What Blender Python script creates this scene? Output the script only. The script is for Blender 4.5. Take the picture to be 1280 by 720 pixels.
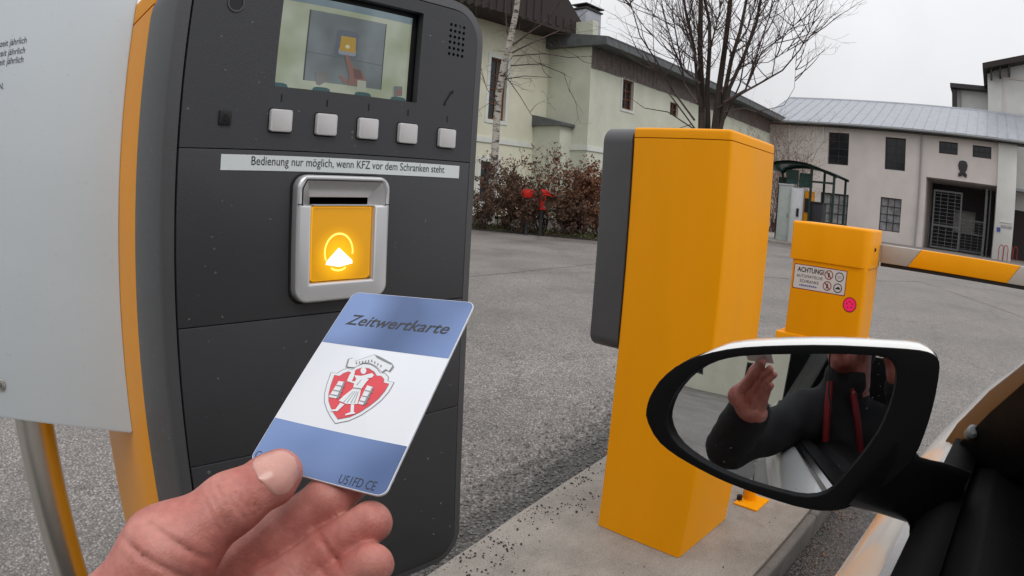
import bpy, bmesh, math, random
import numpy as np
from mathutils import Vector, Matrix

rnd = random.Random(7)
rad = math.radians
scene = bpy.context.scene
for o in list(bpy.data.objects):
    bpy.data.objects.remove(o)

# ------------------------------------------------------------------ camera
# World frame: +X runs along the car lane, +Y to the left of it, z = 0 is the top of the concrete island.
CAM = Vector((0.0, 0.0, 1.15))
PITCH, ROLL, HEAD = 8.9, 3.4, 43.0          # degrees: down, clockwise, left of the lane
FPX = 800.0                                  # fisheye focal length in pixels of a 1280 wide picture
GROUND = -0.12                               # lane and yard level
_p, _r, _a = rad(PITCH), rad(ROLL), rad(HEAD)
_up = Vector((math.sin(_r)*math.cos(_p), math.cos(_r)*math.cos(_p), math.sin(_p)))
_fw = Vector((0, 0, -1)); _y = (_fw - _fw.dot(_up)*_up).normalized(); _x = _y.cross(_up)
_R1 = Matrix((_x, _y, _up))                              # camera -> view-aligned frame
_R2 = Matrix(((math.sin(_a), math.cos(_a), 0), (-math.cos(_a), math.sin(_a), 0), (0, 0, 1)))
CROT = _R2 @ _R1                                         # camera -> world rotation
cam_data = bpy.data.cameras.new('camera')
cam = bpy.data.objects.new('camera', cam_data)
scene.collection.objects.link(cam)
cam.matrix_world = Matrix.Translation(CAM) @ CROT.to_4x4()
cam_data.type = 'PANO'
cam_data.sensor_fit = 'HORIZONTAL'
cam_data.sensor_width = 36.0
cam_data.sensor_height = 20.25
cam_data.clip_start = 0.005
cam_data.clip_end = 2000.0
for holder in (cam_data, getattr(cam_data, 'cycles', None)):
    if holder is None: continue
    try:
        holder.panorama_type = 'FISHEYE_EQUISOLID'
        holder.fisheye_lens = FPX/1280.0*36.0
        holder.fisheye_fov = math.pi
    except Exception:
        pass
scene.camera = cam

def ray(px, py):
    """World direction through a pixel of the 1280x720 photograph."""
    x, y = px-640.0, py-360.0
    r = math.hypot(x, y)+1e-9
    th = 2*math.asin(r/FPX/2)
    return CROT @ Vector((x/r*math.sin(th), -y/r*math.sin(th), -math.cos(th)))
def atd(px, py, d): return CAM + ray(px, py)*d
def atx(px, py, X): d = ray(px, py); return CAM + d*((X-CAM.x)/d.x)
def aty(px, py, Y): d = ray(px, py); return CAM + d*((Y-CAM.y)/d.y)
def atz(px, py, Z): d = ray(px, py); return CAM + d*((Z-CAM.z)/d.z)
def atpl(px, py, P, n): d = ray(px, py); return CAM + d*((P-CAM).dot(n)/d.dot(n))

# ------------------------------------------------------------------ sky, sun, exposure
SUN_EL, SUN_DIR = 52.0, (-0.35, -0.94)
world = bpy.data.worlds.new('World'); scene.world = world; world.use_nodes = True
wt = world.node_tree; wt.nodes.clear()
def wn(t, **k):
    n = wt.nodes.new(t)
    for a, b in k.items(): setattr(n, a, b)
    return n
wo = wn('ShaderNodeOutputWorld'); wb = wn('ShaderNodeBackground'); wb.inputs['Strength'].default_value = 0.1
sky = wn('ShaderNodeTexSky', sky_type='NISHITA', sun_disc=False, sun_elevation=rad(SUN_EL), sun_rotation=math.atan2(SUN_DIR[0], SUN_DIR[1]), air_density=1.0, dust_density=4.0, ozone_density=1.0)
hs = wn('ShaderNodeHueSaturation'); hs.inputs['Saturation'].default_value = 0.12; hs.inputs['Value'].default_value = 1.0
wt.links.new(sky.outputs[0], hs.inputs['Color'])
# overcast cloud cover: brighter towards the zenith, softly mottled
tc = wn('ShaderNodeTexCoord'); sep = wn('ShaderNodeSeparateXYZ'); wt.links.new(tc.outputs['Generated'], sep.inputs[0])
gr = wn('ShaderNodeMapRange'); gr.inputs['From Min'].default_value = 0.0; gr.inputs['From Max'].default_value = 1.0
gr.inputs['To Min'].default_value = 7.3; gr.inputs['To Max'].default_value = 17.5
wt.links.new(sep.outputs['Z'], gr.inputs['Value'])
no = wn('ShaderNodeTexNoise'); no.inputs['Scale'].default_value = 3.2; no.inputs['Detail'].default_value = 5.0
wt.links.new(tc.outputs['Generated'], no.inputs['Vector'])
nr = wn('ShaderNodeMapRange'); nr.inputs['From Min'].default_value = 0.3; nr.inputs['From Max'].default_value = 0.7
nr.inputs['To Min'].default_value = 0.90; nr.inputs['To Max'].default_value = 1.05
wt.links.new(no.outputs[0], nr.inputs['Value'])
mu = wn('ShaderNodeMath', operation='MULTIPLY'); wt.links.new(gr.outputs[0], mu.inputs[0]); wt.links.new(nr.outputs[0], mu.inputs[1])
cc = wn('ShaderNodeVectorMath', operation='SCALE'); cc.inputs[0].default_value = (0.985, 0.99, 1.02); wt.links.new(mu.outputs[0], cc.inputs['Scale'])
mx = wn('ShaderNodeMix', data_type='RGBA'); mx.inputs['Factor'].default_value = 0.9
wt.links.new(hs.outputs[0], mx.inputs[6]); wt.links.new(cc.outputs[0], mx.inputs[7])
wt.links.new(mx.outputs[2], wb.inputs['Color']); wt.links.new(wb.outputs[0], wo.inputs['Surface'])

sd = bpy.data.lights.new('sun', 'SUN'); sd.energy = 0.8; sd.angle = rad(25); sd.color = (1.0, 0.97, 0.93)
sun = bpy.data.objects.new('sun', sd); scene.collection.objects.link(sun)
_s = Vector((SUN_DIR[0], SUN_DIR[1], 0)).normalized()*math.cos(rad(SUN_EL)) + Vector((0, 0, math.sin(rad(SUN_EL))))
sun.rotation_euler = (_s).to_track_quat('Z', 'Y').to_euler()
vs = scene.view_settings
scene.display_settings.display_device = 'sRGB'
vs.view_transform = 'Standard'; vs.look = 'None'; vs.exposure = -0.07; vs.gamma = 1.0; vs.use_curve_mapping = False
scene.cycles.max_bounces = 8
scene.cycles.caustics_reflective = False; scene.cycles.caustics_refractive = False

# ------------------------------------------------------------------ object helpers
ORG = {}          # world origin of each object (no object is rotated)
def link(o): scene.collection.objects.link(o); return o
def tag(o, label=None, cat=None, group=None, kind=None):
    if label: o['label'] = label
    if cat: o['category'] = cat
    if group: o['group'] = group
    if kind: o['kind'] = kind
    return o
def thing(name, label, cat, loc=(0, 0, 0), group=None):
    o = link(bpy.data.objects.new(name, None)); o.location = loc; o.empty_display_size = 0.1
    ORG[o.name] = Vector(loc); return tag(o, label, cat, group)
def obj(name, me, mat=None, parent=None, origin=None, ang=None, **tags):
    """One mesh object; mesh coordinates are world coordinates."""
    org = ORG[parent.name] if parent else Vector(origin) if origin else Vector((0, 0, 0))
    if org.length: me.transform(Matrix.Translation(-org))
    me.name = name
    if mat is not None:
        me.materials.clear()
        for m in (mat if isinstance(mat, (list, tuple)) else [mat]): me.materials.append(m)
    o = link(bpy.data.objects.new(name, me))
    if parent: o.parent = parent
    else: o.location = org
    ORG[o.name] = org
    return tag(o, **tags)
def struct(name, me, mat, **k):
    return obj(name, me, mat, kind='structure', **k)

class Fr:
    """A plane frame: a along ea, b along eb, c along the outward normal."""
    def __init__(s, o, ea, eb, n=None):
        s.o = Vector(o); s.a = Vector(ea).normalized(); s.b = Vector(eb).normalized()
        s.n = Vector(n).normalized() if n is not None else s.a.cross(s.b)
    def p(s, a, b, c=0.0): return s.o + s.a*a + s.b*b + s.n*c
    def inv(s, P): d = Vector(P)-s.o; return (d.dot(s.a), d.dot(s.b))
    def mat(s, a=0, b=0, c=0, ang=0):
        ca, sa = math.cos(ang), math.sin(ang); A = s.a*ca+s.b*sa; B = s.b*ca-s.a*sa
        m = Matrix((A, B, s.n)).transposed().to_4x4(); m.translation = s.p(a, b, c); return m
    def px(s, x, y, c=0.0): return s.inv(atpl(x, y, s.o+s.n*c, s.n))

class MB:
    def __init__(s): s.v = []; s.f = []
    def add(s, vs, fs):
        n = len(s.v); s.v += [Vector(v) for v in vs]; s.f += [tuple(i+n for i in f) for f in fs]; return s
    def box(s, x0, x1, y0, y1, z0, z1, T=None):
        vs = [Vector((x, y, z)) for x in (x0, x1) for y in (y0, y1) for z in (z0, z1)]
        if T is not None: vs = [T @ v for v in vs]
        return s.add(vs, [(0, 1, 3, 2), (4, 6, 7, 5), (0, 4, 5, 1), (2, 3, 7, 6), (0, 2, 6, 4), (1, 5, 7, 3)])
    def fbox(s, F, a0, a1, b0, b1, c0, c1):
        vs = [F.p(a, b, c) for a in (a0, a1) for b in (b0, b1) for c in (c0, c1)]
        return s.add(vs, [(0, 1, 3, 2), (4, 6, 7, 5), (0, 4, 5, 1), (2, 3, 7, 6), (0, 2, 6, 4), (1, 5, 7, 3)])
    def bar(s, p, q, w, d, up=(0, 0, 1)):
        p, q = Vector(p), Vector(q); t = (q-p).normalized(); u = Vector(up)
        if abs(t.dot(u)) > 0.98: u = Vector((1, 0, 0))
        a = t.cross(u).normalized(); b = a.cross(t)
        vs = [e + a*i*w/2 + b*j*d/2 for e in (p, q) for i, j in ((-1, -1), (1, -1), (1, 1), (-1, 1))]
        return s.add(vs, [(0, 3, 2, 1), (4, 5, 6, 7), (0, 1, 5, 4), (1, 2, 6, 5), (2, 3, 7, 6), (3, 0, 4, 7)])
    def tube(s, pts, rs, n=8, cap=True):
        pts = [Vector(p) for p in pts]
        if not isinstance(rs, (list, tuple)): rs = [rs]*len(pts)
        t0 = (pts[1]-pts[0]).normalized(); u = t0.orthogonal().normalized(); rings = []
        for i, p in enumerate(pts):
            t = (pts[min(i+1, len(pts)-1)]-pts[max(i-1, 0)]).normalized()
            u = (u - t*u.dot(t)); u = u.normalized() if u.length > 1e-6 else t.orthogonal().normalized(); w = t.cross(u)
            rings.append([p+(u*math.cos(2*math.pi*k/n)+w*math.sin(2*math.pi*k/n))*rs[i] for k in range(n)])
        return s.loft(rings, cap)
    def loft(s, rings, cap=True, closed=True):
        b = len(s.v); n = len(rings[0])
        for r in rings: s.v += [Vector(p) for p in r]
        m = n if closed else n-1
        for i in range(len(rings)-1):
            for k in range(m):
                k2 = (k+1) % n
                s.f.append((b+i*n+k, b+i*n+k2, b+(i+1)*n+k2, b+(i+1)*n+k))
        if cap:
            s.f.append(tuple(b+k for k in range(n))[::-1]); e = b+(len(rings)-1)*n; s.f.append(tuple(e+k for k in range(n)))
        return s
    def mesh(s, bevel=0.0, seg=2, smooth=True, ang=35, fix=True):
        me = bpy.data.meshes.new('m'); me.from_pydata([tuple(v) for v in s.v], [], s.f)
        bm = bmesh.new(); bm.from_mesh(me)
        if fix: bmesh.ops.recalc_face_normals(bm, faces=bm.faces[:])
        if bevel > 0:
            es = [e for e in bm.edges if len(e.link_faces) == 2 and e.calc_face_angle(0) > rad(25)]
            bmesh.ops.bevel(bm, geom=es, offset=bevel, segments=seg, profile=0.5, affect='EDGES', clamp_overlap=True)
        bm.to_mesh(me); bm.free()
        if smooth:
            me.polygons.foreach_set('use_smooth', [True]*len(me.polygons)); me.set_sharp_from_angle(angle=rad(ang))
        return me
    def obj(s, name, mat, parent=None, bevel=0.0, seg=2, ang=35, origin=None, smooth=True, fix=True, **tags):
        return obj(name, s.mesh(bevel, seg, smooth, ang, fix), mat, parent, origin, **tags)

def rr(a0, a1, b0, b1, r, seg=5):
    """Rounded rectangle outline; r is a radius or four radii (a0b0, a1b0, a1b1, a0b1)."""
    if not isinstance(r, (list, tuple)): r = [r]*4
    out = []
    for (ca, cb, q), rad_ in zip(((a0, b0, 2), (a1, b0, 3), (a1, b1, 0), (a0, b1, 1)), r):
        sa = 1 if ca == a0 else -1; sb = 1 if cb == b0 else -1
        if rad_ <= 0: out.append((ca, cb)); continue
        for k in range(seg+1):
            t = math.pi/2*(q+k/seg)
            out.append((ca+sa*rad_+rad_*math.cos(t), cb+sb*rad_+rad_*math.sin(t)))
    return out
def circ(a, b, r, n=16, rb=None): return [(a+r*math.cos(2*math.pi*k/n), b+(rb or r)*math.sin(2*math.pi*k/n)) for k in range(n)]
def plate(F, outer, c0, c1, holes=(), bevel=0.0, seg=2, ang=25):
    """A flat plate with holes, between depths c0 and c1 of frame F."""
    bm = bmesh.new(); edges = []
    for loop in [outer]+list(holes):
        vs = [bm.verts.new(F.p(a, b, c0)) for a, b in loop]
        edges += [bm.edges.new((vs[i], vs[(i+1) % len(vs)])) for i in range(len(vs))]
    if holes: bmesh.ops.triangle_fill(bm, use_beauty=True, use_dissolve=False, edges=edges)
    else: bm.faces.new(bm.verts[:])
    if c1 != c0:
        ext = bmesh.ops.extrude_face_region(bm, geom=bm.faces[:])
        bmesh.ops.translate(bm, vec=F.n*(c1-c0), verts=[g for g in ext['geom'] if isinstance(g, bmesh.types.BMVert)])
        bmesh.ops.recalc_face_normals(bm, faces=bm.faces[:])
        if bevel > 0:
            es = []
            for e in bm.edges:
                if len(e.link_faces) == 2 and e.calc_face_angle(0) > rad(60):
                    if abs((e.verts[0].co-F.p(0, 0, c1)).dot(F.n)) < 1e-6 and abs((e.verts[1].co-F.p(0, 0, c1)).dot(F.n)) < 1e-6: es.append(e)
            bmesh.ops.bevel(bm, geom=es, offset=bevel, segments=seg, profile=0.5, affect='EDGES', clamp_overlap=True)
    else:
        for f in bm.faces:
            f.normal_update()
            if f.normal.dot(F.n) < 0: f.normal_flip()
    me = bpy.data.meshes.new('m'); bm.to_mesh(me); bm.free()
    me.polygons.foreach_set('use_smooth', [abs(p.normal.dot(F.n)) < .98 for p in me.polygons]); me.set_sharp_from_angle(angle=rad(ang))
    return me
def text_mesh(s, size, M4, shear=0.0, bold=0.0, align='LEFT', sx=1.0, spacing=1.0):
    c = bpy.data.curves.new('t', 'FONT'); c.body = s; c.size = size; c.shear = shear; c.offset = bold
    c.align_x = align; c.space_character = spacing; c.resolution_u = 3
    o = link(bpy.data.objects.new('t', c))
    bpy.context.view_layer.update()
    me = bpy.data.meshes.new_from_object(o.evaluated_get(bpy.context.evaluated_depsgraph_get()))
    bpy.data.objects.remove(o); bpy.data.curves.remove(c)
    me.materials.clear()
    me.transform(M4 @ Matrix.Diagonal((sx, 1, 1, 1)))
    return me
def domes(F, spots, seg=8):
    """Water beads: low domes on a plane frame; spots = (a, b, c, radius, height)."""
    m = MB()
    for a, b, c, r, hh in spots:
        el = 0.75+0.5*rnd.random(); rings = []
        for k, (rr_, zz) in enumerate(((1.0, 0.0), (0.86, 0.55), (0.5, 0.88))):
            rings.append([F.p(a+r*rr_*math.cos(2*math.pi*i/seg), b+r*rr_*el*math.sin(2*math.pi*i/seg), c+hh*zz) for i in range(seg)])
        n = len(m.v); m.loft(rings, cap=False); m.v.append(F.p(a, b, c+hh))
        t = len(m.v)-1; base = n+2*seg
        m.f += [(base+i, base+(i+1) % seg, t) for i in range(seg)]
    return m

# ------------------------------------------------------------------ materials
MATS = {}
def nt(name):
    m = bpy.data.materials.new(name); m.use_nodes = True; t = m.node_tree
    b = next(n for n in t.nodes if n.type == 'BSDF_PRINCIPLED')
    MATS[name] = m
    return m, t, b
def N(t, typ, **k):
    n = t.nodes.new(typ)
    for a, v in k.items():
        if a.startswith('i_'): n.inputs[a[2:].replace('_', ' ')].default_value = v
        else: setattr(n, a, v)
    return n
def M(name, col, rough=0.5, metal=0.0, coat=0.0, var=0.12, vs=6.0, bump=0.0, bs=150.0, spec=0.5, emit=None, est=0.0, sss=0.0, rvar=0.1, stretch=(1, 1, 1), trans=0.0, ior=1.45):
    m, t, b = nt(name)
    tcn = N(t, 'ShaderNodeTexCoord'); mp = N(t, 'ShaderNodeMapping'); mp.inputs['Scale'].default_value = stretch
    t.links.new(tcn.outputs['Object'], mp.inputs['Vector'])
    nz = N(t, 'ShaderNodeTexNoise', i_Scale=vs, i_Detail=6.0, i_Roughness=0.6); t.links.new(mp.outputs[0], nz.inputs['Vector'])
    mr = N(t, 'ShaderNodeMapRange'); mr.inputs['From Min'].default_value = 0.3; mr.inputs['From Max'].default_value = 0.7
    mr.inputs['To Min'].default_value = 1-var; mr.inputs['To Max'].default_value = 1+var; t.links.new(nz.outputs[0], mr.inputs['Value'])
    sc = N(t, 'ShaderNodeVectorMath', operation='SCALE'); sc.inputs[0].default_value = col[:3]; t.links.new(mr.outputs[0], sc.inputs['Scale'])
    t.links.new(sc.outputs[0], b.inputs['Base Color'])
    r2 = N(t, 'ShaderNodeMapRange'); r2.inputs['From Min'].default_value = 0.3; r2.inputs['From Max'].default_value = 0.7
    r2.inputs['To Min'].default_value = max(0, rough*(1-rvar)); r2.inputs['To Max'].default_value = min(1, rough*(1+rvar))
    t.links.new(nz.outputs[0], r2.inputs['Value']); t.links.new(r2.outputs[0], b.inputs['Roughness'])
    b.inputs['Metallic'].default_value = metal; b.inputs['Coat Weight'].default_value = coat; b.inputs['Coat Roughness'].default_value = 0.06
    b.inputs['Specular IOR Level'].default_value = spec; b.inputs['IOR'].default_value = ior
    b.inputs['Transmission Weight'].default_value = trans
    if emit: b.inputs['Emission Color'].default_value = (*emit, 1); b.inputs['Emission Strength'].default_value = est
    if sss: b.inputs['Subsurface Weight'].default_value = sss; b.inputs['Subsurface Radius'].default_value = (1, 0.35, 0.2); b.inputs['Subsurface Scale'].default_value = 0.006
    if bump:
        n2 = N(t, 'ShaderNodeTexNoise', i_Scale=bs, i_Detail=3.0); t.links.new(mp.outputs[0], n2.inputs['Vector'])
        bu = N(t, 'ShaderNodeBump', i_Strength=bump, i_Distance=0.002); t.links.new(n2.outputs[0], bu.inputs['Height']); t.links.new(bu.outputs[0], b.inputs['Normal'])
    return m

M('yellow', (0.83, 0.325, 0.0012), 0.42, coat=0.0, var=0.035, vs=7, bump=0.06, bs=400, spec=0.2, stretch=(1, 1, .2), rvar=.25)
M('yellow_gloss', (0.84, 0.32, 0.0012), 0.30, coat=0.0, var=0.06, vs=5, spec=0.2)
M('darkshell', (0.037, 0.038, 0.042), 0.42, var=0.08, vs=5, bump=0.12, bs=900)
M('darkside', (0.062, 0.063, 0.066), 0.38, var=0.1, vs=5, bump=0.15, bs=900)
M('black', (0.008, 0.008, 0.009), 0.5, var=0.1)
M('gapblack', (0.004, 0.004, 0.004), 0.8, var=0.1)
M('silver', (0.60, 0.60, 0.61), 0.34, metal=0.65, var=0.03)
M('button', (0.50, 0.49, 0.49), 0.35, var=0.04, vs=40)
M('strip', (0.62, 0.66, 0.66), 0.35, var=0.03)
M('ink', (0.02, 0.022, 0.028), 0.5)
M('greyink', (0.03, 0.03, 0.033), 0.5)
M('flap', (0.9, 0.42, 0.01), 0.3, var=0.05, emit=(1.0, 0.45, 0.0), est=0.45)
M('flapglow', (1, 0.7, 0.1), 0.4, emit=(1.0, 0.62, 0.04), est=0.62)
M('ringlight', (1, 0.8, 0.2), 0.4, emit=(1.0, 0.78, 0.12), est=0.95)
M('trilight', (1, 1, 0.9), 0.4, emit=(1.0, 0.97, 0.82), est=0.98)
M('signwhite', (0.54, 0.59, 0.62), 0.32, var=0.04, vs=1.5, coat=0.2)
M('steel', (0.66, 0.64, 0.60), 0.34, metal=1.0, var=0.12, vs=10, stretch=(1, 1, 0.1))
def water_mat():
    m, t, b = nt('water')
    b.inputs['Base Color'].default_value = (0.75, 0.78, 0.8, 1); b.inputs['Roughness'].default_value = 0.03; b.inputs['Specular IOR Level'].default_value = 0.5; b.inputs['Alpha'].default_value = 0.09
water_mat()
M('plaster_green', (0.57, 0.585, 0.485), 0.9, var=0.10, vs=0.9, bump=0.2, bs=30)
M('plaster_light', (0.68, 0.665, 0.53), 0.9, var=0.08, vs=0.9, bump=0.2, bs=30)
M('plaster_pink', (0.61, 0.555, 0.525), 0.9, var=0.08, vs=0.6, bump=0.2, bs=30)
M('plaster_white', (0.60, 0.60, 0.57), 0.9, var=0.07, vs=0.8, bump=0.2, bs=30)
M('band', (0.66, 0.68, 0.64), 0.8, var=0.06)
M('eaveshade', (0.15, 0.13, 0.118), 0.85, var=0.3, vs=3)  # shade under the eave, put into the boards' colour
M('oldwood', (0.030, 0.022, 0.020), 0.8, var=0.35, vs=4, stretch=(1, 1, 6))
M('brownframe', (0.13, 0.045, 0.02), 0.6, var=0.25, vs=5)
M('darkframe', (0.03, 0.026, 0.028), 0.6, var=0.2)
M('whiteframe', (0.6, 0.6, 0.56), 0.6, var=0.1)
M('glassdark', (0.012, 0.014, 0.016), 0.12, var=0.3, vs=2)
M('glasspale', (0.22, 0.22, 0.23), 0.15, var=0.45, vs=2.5)
M('slate', (0.105, 0.115, 0.118), 0.7, var=0.3, vs=3)
M('zinc', (0.33, 0.345, 0.375), 0.5, metal=0.3, var=0.12, vs=2)
M('zincdark', (0.17, 0.19, 0.2), 0.5, metal=0.3, var=0.15, vs=2)
M('gutter', (0.2, 0.21, 0.21), 0.5, metal=0.4, var=0.1)
M('pipegrey', (0.33, 0.32, 0.32), 0.5, var=0.1)
M('gatemetal', (0.13, 0.135, 0.14), 0.5, metal=0.4, var=0.2)
M('darkgreen', (0.012, 0.032, 0.026), 0.45, var=0.2)
M('greenglass', (0.05, 0.12, 0.11), 0.15, var=0.3, vs=3)
M('cabinet', (0.50, 0.55, 0.53), 0.5, var=0.06)
M('cabinet2', (0.62, 0.64, 0.66), 0.5, var=0.06)
M('dullred', (0.30, 0.03, 0.03), 0.5, var=0.1)
M('redpaint', (0.72, 0.015, 0.008), 0.45, var=0.1)
M('bin', (0.02, 0.02, 0.024), 0.6, var=0.2)
M('bark_dark', (0.055, 0.040, 0.032), 0.9, var=0.4, vs=20, bump=0.6, bs=60)
M('twig', (0.075, 0.05, 0.045), 0.9, var=0.3, vs=10)
M('twigred', (0.12, 0.05, 0.038), 0.9, var=0.35, vs=4)
M('deadleaf', (0.15, 0.062, 0.030), 0.8, var=0.5, vs=3)
M('deadleaf2', (0.095, 0.05, 0.03), 0.8, var=0.5, vs=3)
M('grass', (0.09, 0.10, 0.035), 0.9, var=0.6, vs=4)
M('boomwhite', (0.38, 0.355, 0.325), 0.45, var=0.08, vs=6)
M('rubber', (0.012, 0.012, 0.012), 0.6, var=0.2)
M('stickerwhite', (0.60, 0.59, 0.58), 0.4, var=0.03)
M('stickerred', (0.25, 0.03, 0.03), 0.4)
M('stickerblue', (0.06, 0.08, 0.3), 0.4)
M('pink', (0.95, 0.02, 0.16), 0.4, var=0.05, emit=(1, 0.0, 0.12), est=0.12)
M('carwhite', (0.74, 0.74, 0.72), 0.25, coat=1.0, var=0.02, vs=1)
M('pillar_reflection', (0.038, 0.024, 0.020), 0.3, coat=0.0, var=0.12, vs=5)  # brown reflection on the white pillar, put into its base colour
M('trimblack', (0.0045, 0.0045, 0.005), 0.6, var=0.15, vs=10, bump=0.15, bs=700, spec=0.10)
M('housing', (0.006, 0.006, 0.0065), 0.45, var=0.1, bump=0.1, bs=900, spec=0.10)
M('mirrorglass', (0.64, 0.66, 0.68), 0.015, metal=1.0, var=0.02, rvar=0)
M('chrome', (0.6, 0.58, 0.57), 0.15, metal=1.0, var=0.05)
M('windowtint', (0.006, 0.006, 0.007), 0.45, var=0.0, spec=0.1)
M('jacket', (0.012, 0.012, 0.014), 0.85, var=0.3, vs=30, bump=0.4, bs=300)
M('jacketred', (0.20, 0.010, 0.014), 0.7, var=0.2)
M('hair', (0.03, 0.02, 0.014), 0.7, var=0.4, vs=60)
M('stone1', (0.13, 0.125, 0.12), 0.85, var=0.4, vs=60)
M('crumb', (0.022, 0.021, 0.021), 0.8, var=0.5, vs=80)
M('paleleaf', (0.25, 0.11, 0.05), 0.8, var=0.5, vs=20)
M('soil', (0.05, 0.04, 0.03), 0.95, var=0.5, vs=3, bump=0.6, bs=20)
# card print
M('cardwhite', (0.70, 0.72, 0.76), 0.22, coat=0.35, var=0.01)
M('cardedge', (0.7, 0.72, 0.78), 0.4, var=0.01)
M('cardred', (0.60, 0.028, 0.045), 0.25, coat=0.35, var=0.12, vs=60)
M('cardgrey', (0.19, 0.2, 0.21), 0.3, coat=0.3, var=0.1)
M('cardprintwhite', (0.66, 0.68, 0.70), 0.25, coat=0.35, var=0.03)

def blue_mat(name, org, ex, ey, w, hgt, dark, light):
    """Printed blue field mottled softly from dark to pale."""
    m, t, b = nt(name)
    g = N(t, 'ShaderNodeTexCoord'); nz = N(t, 'ShaderNodeTexNoise', i_Scale=24.0, i_Detail=1.0)
    t.links.new(g.outputs['Object'], nz.inputs['Vector'])
    r = N(t, 'ShaderNodeMapRange'); r.inputs['From Min'].default_value = 0.38; r.inputs['From Max'].default_value = 0.66; t.links.new(nz.outputs[0], r.inputs['Value'])
    mixn = N(t, 'ShaderNodeMix', data_type='RGBA'); mixn.inputs[6].default_value = (*dark, 1); mixn.inputs[7].default_value = (*light, 1)
    t.links.new(r.outputs[0], mixn.inputs['Factor']); t.links.new(mixn.outputs[2], b.inputs['Base Color'])
    b.inputs['Roughness'].default_value = 0.22; b.inputs['Coat Weight'].default_value = 0.35; b.inputs['Coat Roughness'].default_value = 0.1
    return m
blue_mat('cardblue', 0, 0, 0, 0, 0, (0.028, 0.074, 0.205), (0.13, 0.215, 0.44))

def asphalt(name, dark, light, wet=0.5, scale=95.0):
    m, t, b = nt(name)
    g = N(t, 'ShaderNodeNewGeometry')
    vo = N(t, 'ShaderNodeTexVoronoi', i_Scale=scale); t.links.new(g.outputs['Position'], vo.inputs['Vector'])
    bw = N(t, 'ShaderNodeRGBToBW'); t.links.new(vo.outputs['Color'], bw.inputs[0])
    cr = N(t, 'ShaderNodeValToRGB'); e = cr.color_ramp.elements
    e[0].position = 0.15; e[0].color = (*dark, 1); e[1].position = 0.92; e[1].color = (*light, 1)
    mid = cr.color_ramp.elements.new(0.62); mid.color = (*[a*0.62+c*0.38 for a, c in zip(dark, light)], 1)
    t.links.new(bw.outputs[0], cr.inputs[0])
    edge = N(t, 'ShaderNodeMapRange'); edge.inputs['From Min'].default_value = 0.25; edge.inputs['From Max'].default_value = 0.75; edge.inputs['To Min'].default_value = 1.0; edge.inputs['To Max'].default_value = 0.45
    t.links.new(vo.outputs['Distance'], edge.inputs['Value'])
    big = N(t, 'ShaderNodeTexNoise', i_Scale=0.55, i_Detail=7.0, i_Roughness=0.62); t.links.new(g.outputs['Position'], big.inputs['Vector'])
    bm_ = N(t, 'ShaderNodeMapRange'); bm_.inputs['From Min'].default_value = 0.3; bm_.inputs['From Max'].default_value = 0.7; bm_.inputs['To Min'].default_value = 0.72; bm_.inputs['To Max'].default_value = 1.22
    t.links.new(big.outputs[0], bm_.inputs['Value'])
    fine = N(t, 'ShaderNodeTexNoise', i_Scale=9.0, i_Detail=6.0, i_Roughness=0.7); t.links.new(g.outputs['Position'], fine.inputs['Vector'])
    fm = N(t, 'ShaderNodeMapRange'); fm.inputs['From Min'].default_value = 0.3; fm.inputs['From Max'].default_value = 0.7; fm.inputs['To Min'].default_value = 0.85; fm.inputs['To Max'].default_value = 1.13
    t.links.new(fine.outputs[0], fm.inputs['Value'])
    # a few hairline cracks and an old joint between two surfacing strips
    cv = N(t, 'ShaderNodeTexVoronoi', feature='DISTANCE_TO_EDGE', i_Scale=0.26)
    wob = N(t, 'ShaderNodeVectorMath', operation='MULTIPLY_ADD'); wob.inputs[1].default_value = (0.7, 0.7, 0.0)
    t.links.new(fine.outputs['Color'], wob.inputs[0]); t.links.new(g.outputs['Position'], wob.inputs[2]); t.links.new(wob.outputs[0], cv.inputs['Vector'])
    ck = N(t, 'ShaderNodeMapRange'); ck.inputs['From Min'].default_value = 0.0; ck.inputs['From Max'].default_value = 0.006; ck.inputs['To Min'].default_value = 0.55; ck.inputs['To Max'].default_value = 1.0
    t.links.new(cv.outputs['Distance'], ck.inputs['Value'])
    def mul(a, b2):
        n = N(t, 'ShaderNodeMath', operation='MULTIPLY'); t.links.new(a, n.inputs[0]); t.links.new(b2, n.inputs[1]); return n.outputs[0]
    f = mul(mul(bm_.outputs[0], fm.outputs[0]), mul(edge.outputs[0], ck.outputs[0]))
    sc = N(t, 'ShaderNodeVectorMath', operation='SCALE'); t.links.new(cr.outputs[0], sc.inputs[0]); t.links.new(f, sc.inputs['Scale'])
    t.links.new(sc.outputs[0], b.inputs['Base Color'])
    ro = N(t, 'ShaderNodeMapRange'); ro.inputs['From Min'].default_value = 0.35; ro.inputs['From Max'].default_value = 0.65; ro.inputs['To Min'].default_value = wet; ro.inputs['To Max'].default_value = min(1, wet+0.3)
    t.links.new(big.outputs[0], ro.inputs['Value']); t.links.new(ro.outputs[0], b.inputs['Roughness'])
    hsum = N(t, 'ShaderNodeMath', operation='ADD'); t.links.new(bw.outputs[0], hsum.inputs[0]); t.links.new(edge.outputs[0], hsum.inputs[1])
    bu = N(t, 'ShaderNodeBump', i_Strength=0.7, i_Distance=0.004); t.links.new(hsum.outputs[0], bu.inputs['Height']); t.links.new(bu.outputs[0], b.inputs['Normal'])
    return m
asphalt('asphalt', (0.155, 0.140, 0.128), (0.42, 0.385, 0.355), 0.40)
asphalt('asphalt_far', (0.20, 0.18, 0.166), (0.39, 0.354, 0.328), 0.40, 130)
asphalt('asphalt_lane', (0.030, 0.027, 0.025), (0.14, 0.125, 0.115), 0.25)
asphalt('crumbly_edge', (0.095, 0.086, 0.079), (0.30, 0.277, 0.257), 0.40, 80)
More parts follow.
